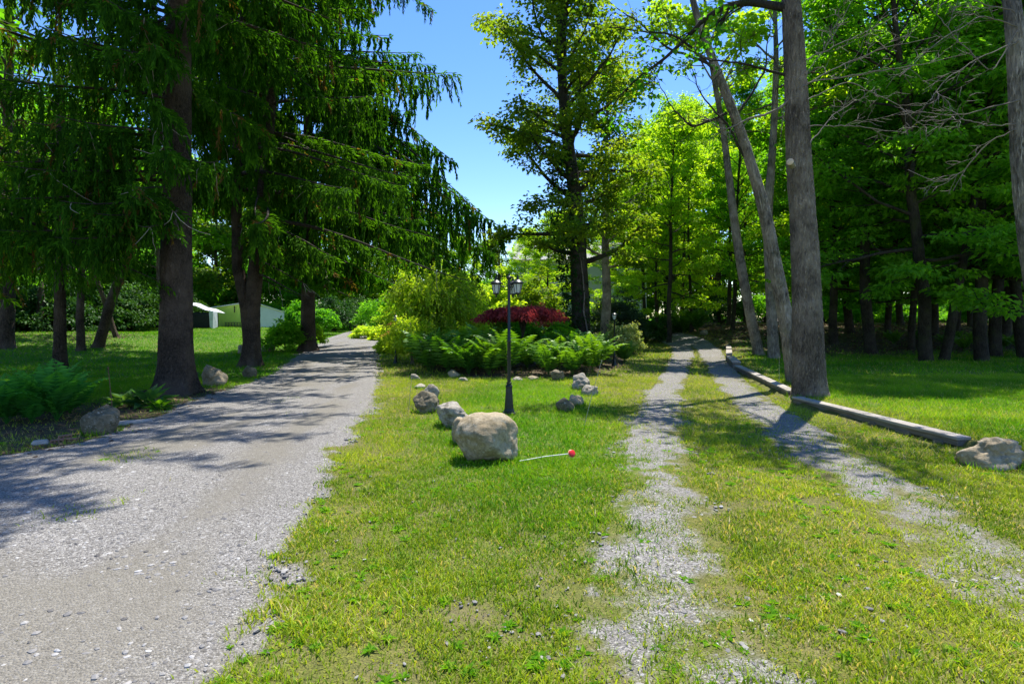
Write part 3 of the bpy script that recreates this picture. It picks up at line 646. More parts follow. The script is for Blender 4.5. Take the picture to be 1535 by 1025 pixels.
def path_lamp(px, d, py_top, label, src=None):
    loc = A(px, d)
    h = zat(py_top, d)-loc[2]
    if src is not None: return dup(src, loc, label, 'small garden lamps on dark posts', 0, h/1.8)
    t = thing('garden_lamp', loc, label, 'garden lamp', 'small garden lamps on dark posts', 0, h/1.8)
    b = MB(); b.lathe([(.10, 0), (.10, .03), (.06, .10), (.035, .30), (.045, .32), (.028, .34), (.026, 1.48), (.04, 1.49), (.02, 1.52)], 12); b.build('post', M['metal'], t)
    lantern(t, 0, 0, 1.52, .95); return t
pl = path_lamp(921, 17.4, 466, 'slim single-lantern garden lamp between the ferns and the variegated shrub')
path_lamp(593, 19.2, 470, 'slim garden lamp at the left driveway beside the yellow weeping shrub', pl)
path_lamp(1063, 34, 486, 'short garden lamp by the far bend of the track at the woods', pl)

# ------------------------------------------------------------------ stakes and the fallen reflector rod
def rod(px0, py0, px1, py1, name, label, mat, r=.004, lean_y=0.0):
    p = P(px0, py0); k = p[1]/F_PX; q = ((px1-px0)*k, lean_y, EYE-(py1-HY)*k-p[2])
    b = MB(); b.tube([(0, 0, -.05), tuple(c*.5 for c in q), q], [r, r, r*.8], 8)
    b.lathe([(0, 0), (r*1.7, .002), (r*1.7, .02), (0, .022)], 8, c=(q[0], q[1], q[2]-.02))
    o = b.build(name, M[mat]); o.location = p; return tag(o, label, 'stake')
rod(612, 617, 617, 566, 'marker_stake', 'thin wire stake leaning beside the dome-shaped grey brown boulder', 'stake')
rod(874, 640, 902, 540, 'marker_stake', 'long thin brown stake leaning in front of the small pale grey rock', 'stake')
rod(171, 636, 162, 550, 'marker_stake', 'thin rusty rod standing behind the lichen-marked boulder at the driveway edge', 'iron', .006)
rod(1168, 583, 1168, 535, 'marker_stake', 'thin upright stake behind the timber edging left of the big trunk', 'stake')
def reflector():
    p0 = P(779, 696); p1 = P(853, 688)
    t = thing('driveway_marker', (p1[0], p1[1], p1[2]+.03), 'fallen white marker rod with a round red reflector lying on the grass', 'driveway marker')
    v = Vector((p0[0]-p1[0], p0[1]-p1[1], .0))
    b = MB(); b.tube([(v.x, v.y, .012), (v.x*.5, v.y*.5, .03), (0, 0, .03)], .0045, 8); b.build('rod', M['rod'], t)
    b = MB(); b.lathe([(0, -.008), (.034, -.008), (.040, -.004), (.040, .004), (.034, .008), (0, .008)], 24); o = b.build('reflector', M['red'], t)
    o.location = (.035, 0, .035); o.rotation_euler = (R_(62), 0, R_(25))
    b = MB(); b.lathe([(.0, .009), (.044, .0095), (.047, .013), (.044, .017), (0, .018)], 24); o2 = b.build('backing', M['orange'], t); o2.location = (.035, 0, .035); o2.rotation_euler = (R_(242), 0, R_(25))
reflector()

# ------------------------------------------------------------------ timber edging
def timber(a, b_, label, w=.19, h=.145, posts=4, top=.0):
    a = np.array(a); b_ = np.array(b_); L = float(np.hypot(*(b_[:2]-a[:2]))); ang = math.atan2(b_[1]-a[1], b_[0]-a[0])-math.pi/2
    z0 = min(Hs(a[0]-.15, a[1]), Hs(b_[0]-.15, b_[1]))
    t = thing('timber_edging', (float(a[0]), float(a[1]), z0), label, 'timber edging', 'timbers edging the right hand lawn', ang)
    sl = 0
    m = MB(); m.box((0, L/2, h-.022), (w, L-.01, .042), 0, 0, bev=.006); m.build('cap_board', M['wood_cap'], t)
    m = MB(); m.box((.005, L/2, h-.044-(h-.07)/2), (w-.03, L-.03, h-.075), 0, 0, bev=.004); m.build('face_board', M['wood_dark'], t)
    for k in range(posts):
        m = MB(); m.box((-.012, (k+.5)*L/posts, .0), (w-.03, .16+.1*(k % 2), .10), 0, 0, bev=.005); m.build('support_block', M['wood_dark'], t)
e = lambda y: (float(edge_x(y)), y)
timber(e(6.95), (5.27, 10.55), 'long weathered timber between the craggy boulder and the big trunk', posts=6)
timber((5.50, 11.15), e(17.1), 'long weathered timber running behind the big trunk towards the bend', posts=7, h=.165)
timber(e(17.5), e(20.2), 'short raised timber beyond the stake by the track', posts=3, w=.26, h=.24)
timber(e(20.8), e(23.6), 'small stepped timber next along the track past the thin leaning tree', posts=3, w=.22, h=.28)
timber(e(24.4), e(27.5), 'farthest timber of the edging near the bend of the track', posts=3, w=.22, h=.24)

# ------------------------------------------------------------------ deciduous trees
def wander(start, d, L, n, rnd, wob=.12, curl=0.0):
    """a branch path that bends a little at each step"""
    p = [np.array(start, float)]; d = np.array(d, float); d /= np.linalg.norm(d)
    for i in range(n):
        d = d+rnd.normal(0, wob, 3)+np.array([0, 0, curl]); d /= np.linalg.norm(d); p.append(p[-1]+d*L/n)
    return np.array(p)
def rot_out(d, ang, roll):
    d = d/np.linalg.norm(d); u = np.cross(d, [0, 0, 1.0]); u = u/max(np.linalg.norm(u), 1e-6); w = np.cross(u, d)
    return d*math.cos(ang)+(u*math.cos(roll)+w*math.sin(roll))*math.sin(ang)
def crown_leaves(b, cl, nleaf, L, W, rnd, spread=.5, flat=.35, up=1.0, tint=(.1, .8), droop=.25, out_c=None):
    cl = np.array(cl); n = nleaf; idx = rnd.integers(0, len(cl), n); c = cl[idx]
    off = rnd.normal(0, 1, (n, 3)); off = nrm(off)*(rnd.random((n, 1))**.5)*spread; off[:, 2] *= flat
    D = nrm(off*np.array([1, 1, .3])+rnd.normal(0, .25, (n, 3))*spread-np.array([0, 0, .12*spread]))
    N = nrm(np.array([0, 0, up])+rnd.normal(0, .38, (n, 3)))
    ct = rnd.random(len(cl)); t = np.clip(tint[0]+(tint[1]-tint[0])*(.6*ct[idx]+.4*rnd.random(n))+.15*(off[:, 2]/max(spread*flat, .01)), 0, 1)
    sz = .65+.6*rnd.random(n)
    b.leaves(c+off, D, N, L*sz, W*sz, 0, t, droop)
def decid(seed, Ht, r0, base, R, nl, nleaf, leaf, spread=.5, flat=.35, lean=(0, 0), path=None, low=.75, el0=10, prof=None, tint=(.1, .8), flare=.6, sides=12, lim_r=.42, forks=None, sublen=.38, top_el=70, uneven=.3, side_bias=None):
    rnd = np.random.default_rng(seed); tb = MB(); cl = []
    if path is None:
        n = 14; s = np.linspace(0, 1, n); w = np.cumsum(rnd.normal(0, .045, (n, 2)), 0)*Ht*.06; w -= w[0]
        path = np.stack([lean[0]*s+w[:, 0], lean[1]*s+w[:, 1], Ht*s], -1)
    else:
        p = np.array(path, float); s0 = np.linspace(0, 1, len(p)); s = np.linspace(0, 1, 40); path = np.stack([np.interp(s, s0, p[:, k]) for k in range(3)], -1)
        for _ in range(3): path[1:-1] = (path[:-2]+2*path[1:-1]+path[2:])/4
    n = len(path); s = np.linspace(0, 1, n); Rt = r0*(1-.88*s**1.15)
    # fine rings near the ground for the root flare
    zf = np.linspace(0, 1, 260 if sides > 40 else 60 if sides > 14 else 26)**1.5
    P2 = np.stack([np.interp(zf, s, path[:, k]) for k in range(3)], -1); R2 = np.interp(zf, s, Rt)
    P2[0, 2] -= .15
    tb.tube(P2, R2, sides, 0, .5, True, .07 if sides > 14 else .03, seed, (flare, r0*.9, seed))
    zz = path[:, 2]
    for i in range(nl):
        t = (i+.5)/nl; z = base+(Ht*.97-base)*t**.9
        k = np.interp(z, zz, np.arange(n)); st = np.array([np.interp(k, np.arange(n), path[:, q]) for q in range(3)])
        pr = (np.interp(t, [0, .25, .55, .85, 1], [low, .95, 1, .6, .3]) if prof is None else np.interp(t, *prof))
        ln = R*pr*(1+rnd.uniform(-uneven, uneven*.6)); az = i*2.4+rnd.uniform(-.5, .5)
        if side_bias is not None: ln *= 1+side_bias[1]*math.cos(az-side_bias[0])
        el = R_(np.interp(t, [0, 1], [el0, top_el])+rnd.uniform(-10, 12))
        d = np.array([math.cos(az)*math.cos(el), math.sin(az)*math.cos(el), math.sin(el)])
        lp = wander(st, d, ln, 7, rnd, .13, .03); rr = np.interp(z, zz, Rt)*lim_r
        tb.tube(lp, np.linspace(max(rr, .02), .012, 8), 6, 0, .5, False)
        ns = max(3, int(ln*2.0))
        for j in range(ns):
            s_ = .22+.76*(j+rnd.random())/ns; q = s_*7; a0 = lp[int(min(q, 6))]; a1 = lp[int(min(q, 6))+1]; sp = a0+(a1-a0)*(q-int(min(q, 6)))
            dd = rot_out(a1-a0, R_(rnd.uniform(30, 65)), rnd.choice([0, math.pi])+rnd.uniform(-.7, .7)); dd[2] *= .7
            sl = ln*sublen*(1.15-s_)+.35
            sp_ = wander(sp, dd, sl, 4, rnd, .16, .02); tb.tube(sp_, np.linspace(.018+.006*ln*.3, .006, 5), 4, 0, .5, False)
            for c in (sp_[2], sp_[3], sp_[4]): cl.append(c+rnd.normal(0, .08, 3))
        cl.append(lp[-1]); cl.append(lp[-2])
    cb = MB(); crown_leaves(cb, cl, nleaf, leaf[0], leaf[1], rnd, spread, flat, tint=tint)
    return tb, cb
def tree(name, loc, label, args, mats, group=None, rz=0, sc=1.0, cat='tree'):
    t = thing(name, loc, label, cat, group, rz, sc); tb, cb = decid(**args)
    tb.build('trunk', M[mats[0]], t); cb.build('crown', M[mats[1]], t); return t

# tall ivy-dark maple in the middle
mb = A(872, 24, .05)
pth = [(0, 0, 0), (-.05, 0, 2), (-.15, 0, 4.5), (-.3, .1, 7), (-.7, .2, 10), (-.9, .2, 13), (-.8, .3, 16), (-.6, .3, 18.5)]
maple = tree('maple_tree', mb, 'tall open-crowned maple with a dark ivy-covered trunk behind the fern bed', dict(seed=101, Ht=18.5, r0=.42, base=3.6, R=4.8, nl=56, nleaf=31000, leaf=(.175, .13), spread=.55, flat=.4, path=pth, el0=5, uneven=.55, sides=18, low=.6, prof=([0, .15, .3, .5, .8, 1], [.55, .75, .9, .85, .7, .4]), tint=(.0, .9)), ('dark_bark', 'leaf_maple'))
b = MB(); cl = [(math.cos(a*2.4)*.42-.1-.01*a, math.sin(a*2.4)*.42, .6+a*.09) for a in range(90)]
crown_leaves(b, cl, 3600, .13, .11, np.random.default_rng(4), .25, .9, tint=(0, .5)); b.build('ivy', M['leaf_dark'], maple)
b = MB(); b.tube([(.28, -.34, 0), (.26, -.42, .6), (.14, -.44, 1.2), (.02, -.43, 1.8), (.06, -.42, 2.4), (.0, -.42, 3.2), (-.1, -.42, 4)], [.045, .04, .035, .04, .03, .03, .02], 8); b.build('vine', M['dead_twig'], maple)
tree('slender_tree', A(905, 29, .05), 'slender grey trunk with bright crown just right of the ivy-covered maple', dict(seed=103, Ht=14, r0=.26, base=3.8, R=3, nl=22, nleaf=8000, leaf=(.2, .15), spread=.6, lean=(.4, 0)), ('grey_bark', 'leaf_maple'))

# big trunk at the timber edging, bare below, crown above the picture
def near_tree(px, d, pts, r0, label, seed, base, R, nl, nleaf, bark='brown_bark', leafm='leaf_maple', Htop=15, name='tall_tree', flare=.42, leaf=(.15, .12), **kw):
    x0, y0, z0 = A(px, d, .05)
    path = [(0, 0, 0)]
    for qx, qy in pts: path.append(((qx-CX)/F_PX*d-x0, 0, zat(qy, d)-z0))
    a, c = np.array(path[-2]), np.array(path[-1]); v = (c-a)/max(c[2]-a[2], .1)*np.array([.25, 1, 1])+np.array([.1, .3, 0])
    path.append(tuple(c+v*(Htop-c[2])*.5)); path.append(tuple(c+v*(Htop-c[2])*.8+np.array([0, 0, (Htop-c[2])*.2])))
    P0 = np.array(path); zz = np.linspace(0, P0[-1, 2], 24); path = np.stack([np.interp(zz, P0[:, 2], P0[:, k]) for k in range(3)], -1)
    return tree(name, (x0, y0, z0), label, dict(seed=seed, Ht=float(zz[-1]), r0=r0, base=base, R=R, nl=nl, nleaf=nleaf, leaf=leaf, path=path, sides=72, flare=flare, spread=.4, **kw), (bark, leafm))
R1 = near_tree(1214, 10.9, [(1208, 400), (1198, 250), (1192, 100), (1186, 0)], .285, 'thick straight rough-barked tree standing at the break in the timber edging', 111, 8.2, 3.0, 15, 1300, Htop=15, el0=25, side_bias=(R_(30), .6), low=.5)
R2 = near_tree(1192, 13.2, [(1179, 480), (1160, 390), (1148, 320), (1112, 200), (1064, 80), (1036, 0)], .18, 'pale trunk leaning left from behind the thick rough-barked tree', 113, 9.0, 1.8, 9, 500, 'grey_bark', Htop=12, el0=30, side_bias=(R_(50), .6))
near_tree(1138, 22.5, [(1118, 440), (1103, 350), (1085, 200), (1060, 60)], .2, 'thin grey tree leaning left beside the far timbers', 115, 8.5, 3.2, 18, 5200, 'grey_bark', 'leaf_bright', Htop=17, leaf=(.19, .15))
near_tree(1160, 21, [(1155, 430), (1150, 330), (1160, 200), (1164, 90)], .20, 'thin upright grey tree between the leaning trunk and the woods', 117, 8.5, 3.2, 16, 4200, 'grey_bark', 'leaf_bright', Htop=17, leaf=(.19, .15))
R5 = near_tree(1590, 9.0, [(1572, 520), (1548, 380), (1532, 250), (1527, 130), (1519, 0)], .19, 'grey smooth-barked tree at the right edge of the lawn', 119, 7.6, 1.8, 7, 450, 'grey_bark', 'leaf_bright', Htop=13, el0=25)

# bare twiggy branches and the one leafy bough of the near trees
def branch(parent, d, rows, r0, mat, seed, subs=10, sl=.9, name='dead_branch', dz=0.0, leaves=None, gen=2):
    """rows: photo points the bough passes, taken at distance d (+dz per point)"""
    rnd = np.random.default_rng(seed); o = np.array(parent.location)
    pts = np.array([((px-CX)/F_PX*(d+dz*i), d+dz*i, zat(py, d+dz*i)) for i, (px, py) in enumerate(rows)])-o
    s0 = np.linspace(0, 1, len(pts)); s = np.linspace(0, 1, 22); p = np.stack([np.interp(s, s0, pts[:, k]) for k in range(3)], -1)
    for _ in range(2): p[1:-1] = (p[:-2]+2*p[1:-1]+p[2:])/4
    p[1:] += np.cumsum(rnd.normal(0, .012, (21, 3)), 0)
    b = MB(); b.tube(p, np.linspace(r0, .005, 22), 7, cap=False); cl = []
    for j in range(subs):
        k = rnd.integers(4, 21); dd = rot_out(p[k]-p[k-1], R_(rnd.uniform(25, 60)), rnd.uniform(0, 6.28))
        q = wander(p[k], dd, sl*rnd.uniform(.5, 1.3)*(1.2-.6*k/22), 6, rnd, .16, -.02); b.tube(q, np.linspace(.35*np.interp(k, [0, 21], [r0, .012]), .003, 7), 5, cap=False)
        cl += list(q[3:])
        if gen > 1:
            for _ in range(3):
                m = rnd.integers(2, 6); d2 = rot_out(q[m]-q[m-1], R_(rnd.uniform(25, 60)), rnd.uniform(0, 6.28)); w = wander(q[m], d2, sl*rnd.uniform(.25, .55), 4, rnd, .2, -.01); b.tube(w, np.linspace(.006, .002, 5), 4, cap=False); cl += [w[-1], w[2]]
    ob = b.build(name, M[mat], parent)
    if leaves:
        c = MB(); crown_leaves(c, cl, leaves[0], leaves[1], leaves[1]*.75, rnd, .28, .5, tint=(.0, .8)); c.build('foliage', M[leaves[2]], ob)
branch(R1, 10.9, [(1190, 15), (1130, 2), (1085, 10), (1050, 40), (1000, 90), (940, 130), (900, 190)], .085, 'dark_bark', 1, 16, 1.0, 'branch', .25, (330, .13, 'leaf_wood'))
branch(R1, 10.9, [(1196, 118), (1130, 98), (1060, 92), (1010, 60)], .03, 'dark_bark', 2, 8, .7)
branch(R1, 10.9, [(1200, 140), (1160, 165), (1120, 178), (1085, 200), (1050, 170)], .03, 'dead_twig', 3, 8, .6)
for k, rows in enumerate([[(1205, 130), (1260, 95), (1330, 70), (1400, 50)], [(1208, 112), (1250, 60), (1290, -20)], [(1210, 150), (1270, 120), (1340, 150), (1390, 190)], [(1212, 190), (1270, 190), (1350, 200)],
                          [(1206, 90), (1280, 60), (1360, 20)], [(1210, 125), (1290, 112), (1370, 95), (1450, 80)], [(1214, 215), (1255, 165), (1300, 140)]]):
    branch(R1, 10.7, rows, .012, 'dead_twig', 10+k, 8, .6, dz=-.25*(k % 2)+.1)
for k, rows in enumerate([[(1528, 60), (1470, 90), (1420, 120), (1390, 160)], [(1530, 150), (1470, 170), (1410, 172), (1380, 165)], [(1532, 190), (1480, 205), (1440, 255), (1400, 272), (1358, 252)],
                          [(1524, 40), (1460, 30), (1400, 60), (1340, 120)], [(1522, 20), (1450, 5), (1380, -20)], [(1534, 187), (1460, 189), (1400, 188)],
                          [(1526, 45), (1490, 110), (1440, 60), (1415, 10)]]):
    branch(R5, 8.9, rows, .0095, 'dead_twig', 30+k, 7, .45, dz=.12*(k % 3))
for k, rows in enumerate([[(1060, 95), (1000, 70), (950, 25), (900, -10)], [(1090, 170), (1040, 190), (1010, 160), (985, 110)], [(1120, 240), (1090, 190), (1050, 150), (1030, 90)], [(1075, 110), (1020, 60), (930, 40), (860, 30)], [(1100, 180), (1150, 110), (1160, 30)]]):
    branch(R2, 13.2, rows, .035, 'dark_bark', 50+k, 10, .8, 'branch', 0, (160, .12, 'leaf_maple') if k in (0, 3) else None)
# pruned stub on the big trunk
b = MB(); b.tube([(0, 0, 0), (-.05, -.07, .02), (-.10, -.13, .035)], [.07, .06, .065], 14); o = b.build('branch_stub', M['grey_bark'], R1)
q = np.array([(1182-CX)/F_PX*10.75, 10.62, zat(250, 10.7)])-np.array(R1.location); o.location = q
b = MB(); b.lathe([(0, .0), (.058, .0), (.064, -.006)], 16); c = b.build('cut_face', M['cutwood'], o); c.location = (-.104, -.137, .036); c.rotation_euler = Vector((-.6, -.75, .15)).to_track_quat('Z', 'Y').to_euler()

# ------------------------------------------------------------------ woodland trees: a few built, the rest copies
WL = 'woodland trees behind the right hand lawn'
wood = []
specs = [dict(seed=201, Ht=15, r0=.20, base=2.6, R=4.2, nl=38, nleaf=26000, leaf=(.19, .125), spread=.62, flat=.2, el0=-2, low=1.0),
         dict(seed=203, Ht=16, r0=.22, base=3.1, R=4.0, nl=36, nleaf=24000, leaf=(.19, .125), spread=.62, flat=.22, el0=0, low=1.0, lean=(1.2, 0)),
         dict(seed=205, Ht=13.5, r0=.16, base=2.4, R=3.6, nl=30, nleaf=16000, leaf=(.19, .12), spread=.6, flat=.2, el0=-4, low=1.0, lean=(-1, .3)),
         dict(seed=207, Ht=16.5, r0=.2, base=5.5, R=3.9, nl=26, nleaf=11000, leaf=(.24, .17), spread=.7, flat=.3, el0=8, low=.9, lean=(.5, .5))]
wplace = [ # px, d, proto, scale, label
 (1250, 25.5, 0, .9, 'slim pale woodland trunk nearest to the right of the thick rough-barked tree'),
 (1306, 22.4, 1, 1.0, 'stout dark woodland tree with a flared foot at the lawn edge'),
 (1366, 23.5, 2, .85, 'short crooked woodland tree between the flared dark trunk and the leaning pair'),
 (1388, 19.6, 1, .95, 'woodland tree leaning right at the lawn edge, left one of the leaning pair'),
 (1414, 19.9, 2, 1.0, 'thinner tree leaning right, close beside the other leaning woodland tree'),
 (1472, 19.8, 0, 1.05, 'thick dark upright tree right of the leaning pair at the lawn edge'),
 (1492, 21.5, 3, 1.0, 'dark upright tree just behind the thick one right of the leaning pair'),
 (1536, 21, 1, .9, 'dark woodland tree partly cut off at the right edge behind the grey trunk')]
protos = []
for k, sp in enumerate(specs):
    i = [w[2] if w else -1 for w in wplace].index(k); px, d, pr, sc, lb = wplace[i]
    protos.append(tree('woodland_tree', A(px, d, .08), lb, sp, ('dark_bark', 'leaf_wood' if k < 3 else 'leaf_bright'), WL, k*1.3, sc)); wplace[i] = None
for k, w in enumerate(wplace):
    if w is None: continue
    px, d, pr, sc, lb = w
    dup(protos[pr], A(px, d, .08), lb, WL, k*1.1+.5, sc, ry=R_(12) if 'leaning right' in lb else 0)
for o in protos:
    if 'leaning right' in o['label']: o.rotation_euler = (0, R_(11), o.rotation_euler[2])
rnd = random.Random(3)
DW = 'trees deep in the dark woods on the right'
deep = [(1225, 33), (1275, 30), (1330, 28), (1350, 35), (1400, 29), (1435, 26.5), (1455, 33), (1505, 28), (1525, 35), (1560, 25), (1600, 21), (1640, 27), (1300, 42), (1370, 46), (1440, 45), (1510, 48), (1580, 40), (1660, 36), (1250, 48), (1700, 24), (1690, 44)]
LB_ = order(deep, 'slim shaded tree deep in the dark woods')
for k, (px, d) in enumerate(deep):
    dup(protos[k % 3 if k % 4 else 3], A(px, d, .1), LB_[k], DW, k*1.7, rnd.uniform(.85, 1.1))
# trees round the end of the right hand track
TE = 'trees round the far end of the right hand track'
ends = [(1036, 35, 0, (.5, .5, .85), 'dark straight tree left of the far lamp at the end of the right hand track'), (1056, 37, 2, 1.0, 'thin dark tree close behind the straight one at the end of the track'),
        (1098, 33, 1, (.55, .55, .9), 'tree with a curved dark trunk at the start of the woods by the far timbers'), (1010, 42, 3, 1.0, 'bright-leaved tree beyond the bend of the track'),
        (985, 47, 1, .95, 'tree in front of the corner of the pale house'), (1120, 46, 3, 1.1, 'tall light-crowned tree behind the thin grey leaning trunk'),
        (1170, 40, 3, .9, 'low-branched tree between the track end and the woods'), (1205, 31, 2, .85, 'small dense tree directly behind the thick rough-barked trunk')]
for k, (px, d, pr, sc, lb) in enumerate(ends):
    if k in (1, 5, 6): continue
    dup(protos[3 if k != 2 else pr], A(px, d, .1), lb, TE, k*2.1+1, sc)

# bright sunlit trees behind everything
BG = 'tall trees closing the view behind the garden'
bp = [tree('background_tree', A(1075, 52, .1), 'sunlit yellow green tree behind the end of the right hand track', dict(seed=301, Ht=19, r0=.3, base=3, R=5.2, nl=30, nleaf=15000, leaf=(.34, .26), spread=1.0, flat=.45, low=1.0, lean=(.5, 0)), ('dark_bark', 'leaf_bright'), BG),
      tree('background_tree', A(1000, 56, .1), 'sunlit tree rising behind the pale house roof on the right', dict(seed=303, Ht=17, r0=.28, base=2.2, R=5.8, nl=30, nleaf=15000, leaf=(.36, .27), spread=1.1, flat=.5, low=1.0), ('dark_bark', 'leaf_maple'), BG)]
bgl = [(1150, 55, 0, 1.0), (1230, 60, 1, 1.15), (1310, 58, 0, 1.1), (1400, 62, 1, 1.15), (1490, 58, 0, 1.1), (1580, 60, 1, 1.1), (1680, 55, 0, 1), (1790, 52, 1, 1),
       (925, 66, 0, .85), (850, 68, 1, .8), (790, 62, 0, .58), (735, 66, 1, .62), (690, 60, 0, .55), (640, 64, 1, .66), (590, 60, 0, .6), (540, 62, 1, .7), (490, 58, 0, .75), (430, 64, 1, .8), (380, 66, 0, .9),
       (320, 58, 1, .9), (260, 64, 0, 1), (200, 58, 1, .95), (140, 62, 0, 1), (80, 56, 1, 1), (20, 60, 0, 1.05), (-60, 56, 1, 1), (-150, 52, 0, 1), (-250, 48, 1, 1)]
LB_ = {p: order([q for q in bgl if q[2] == p], ('sunlit yellow green tree' if p == 0 else 'broad olive green tree')+' in the tall far row') for p in (0, 1)}; LB_ = {id(v): l for p in (0, 1) for v, l in zip([q for q in bgl if q[2] == p], LB_[p])}
for k, (px, d, pr, sc) in enumerate(bgl):
    side = 'beyond the woods on the right' if px > 1120 else 'far behind the fern bed' if px > 680 else 'beyond the crest of the gravel driveway' if px > 450 else 'beyond the lime green shed and left lawn'
    dup(bp[pr], A(px, d, .2), LB_[id(bgl[k])], BG, k*1.9, sc)

HG = 'low-crowned trees closing the horizon'
hp = tree('background_tree', A(1030, 64, .1), 'low-crowned leafy tree closing the view past the end of the track', dict(seed=307, Ht=8.5, r0=.16, base=.5, R=4.6, nl=26, nleaf=12000, leaf=(.34, .25), spread=1.0, flat=.6, low=1.0, el0=-5), ('dark_bark', 'leaf_wood'), HG)
HL = list(range(-330, 560, 62))+list(range(1100, 1900, 62))+[600, 660, 720, 790, 860, 930, 985]
for k, px in enumerate(HL):
    d = 58+6*(k % 3); zone = 'behind the left bank' if px < 300 else 'behind the lime green shed' if px < 450 else 'beyond the driveway crest' if px < 640 else 'far behind the pale house and maple' if px < 1050 else 'far beyond the woods on the right'
    nz = len([q for q in HL if q < px and ((q < 300) == (px < 300)) and ((q > 1050) == (px > 1050))]); dup(hp, A(px, d, .3), ORD[nz % 20]+' low leafy tree from the left '+zone, HG, k*1.37, (1, 1, .8+.25*((k*7) % 5)/5) if not 560 < px < 800 else (1, 1, .6))
MT = 'bright young trees between the garden and the track'
mt = tree('young_tree', A(1003, 31, .05), 'bright leafy young tree left of the dark straight trunk by the track bend', dict(seed=309, Ht=12.5, r0=.14, base=2.6, R=3.0, nl=26, nleaf=13000, leaf=(.17, .12), spread=.5, flat=.3, uneven=.5, low=.9, el0=0, lean=(.4, 0)), ('dark_bark', 'leaf_bright'), MT)
for k, (px, d, sc, lb) in enumerate([(1092, 37, 1.0, 'bright leafy young tree just left of the thin leaning grey trunk'), (965, 36, .9, 'leafy young tree hanging over the pale house corner'), (1118, 42, 1.2, 'bright leafy tree behind the thin leaning grey trunk'), (1022, 44, 1.3, 'tall bright tree beyond the young ones at the track bend'), (912, 43, .62, 'leafy tree hiding most of the pale house wall'), (940, 40, .58, 'small leafy tree in front of the house roof'), (820, 34, .62, 'small bright tree left of the ivy-covered maple'), (848, 40, .7, 'small tree hiding the left half of the pale house'), (985, 34, .68, 'short bright tree at the right end of the pale house'), (785, 42, .6, 'slight tree between the lamp lanterns and the ivy-covered maple')]):
    dup(mt, A(px, d, .05), lb, MT, k*1.9+1, sc)


# ------------------------------------------------------------------ left bank deciduous trunks
LB = 'shaded trees on the left bank'
lbp = tree('bank_tree', A(121, 22.3, .05), 'slender straight trunk on the left lawn between the leaning one and the ferns', dict(seed=401, Ht=9, r0=.15, base=3.0, R=3.2, nl=18, nleaf=5200, leaf=(.19, .12), spread=.55, flat=.3, low=1.0, flare=1.0), ('spruce_bark', 'leaf_wood'), LB)
for k, (px, d, sc, ry, lb) in enumerate([(146, 23.5, 1.35, 17, 'thick trunk leaning right across the left bank'), (6, 21.5, 1.9, 0, 'thick reddish trunk at the far left of the bank'), (60, 30, 1.3, 3, 'shaded tree behind the left bank near the thick reddish trunk'),
         (175, 27, .8, 14, 'small crooked tree just behind the leaning trunk on the bank'), (-70, 26, 1.6, 0, 'shaded tree on the high left bank beyond the reddish trunk'), (-180, 22, 1.6, 0, 'broad shaded tree far up the left bank'), (105, 38, 1.5, 0, 'tall shaded tree at the back of the left bank'), (20, 40, 1.6, 0, 'leafy tree on the hill behind the left bank'), (240, 44, 1.4, 0, 'leafy tree behind the big spruce and left of the tarpaulin shelter')]):
    dup(lbp, A(px, d, .05), lb, LB, k*1.3, sc, ry=R_(ry))

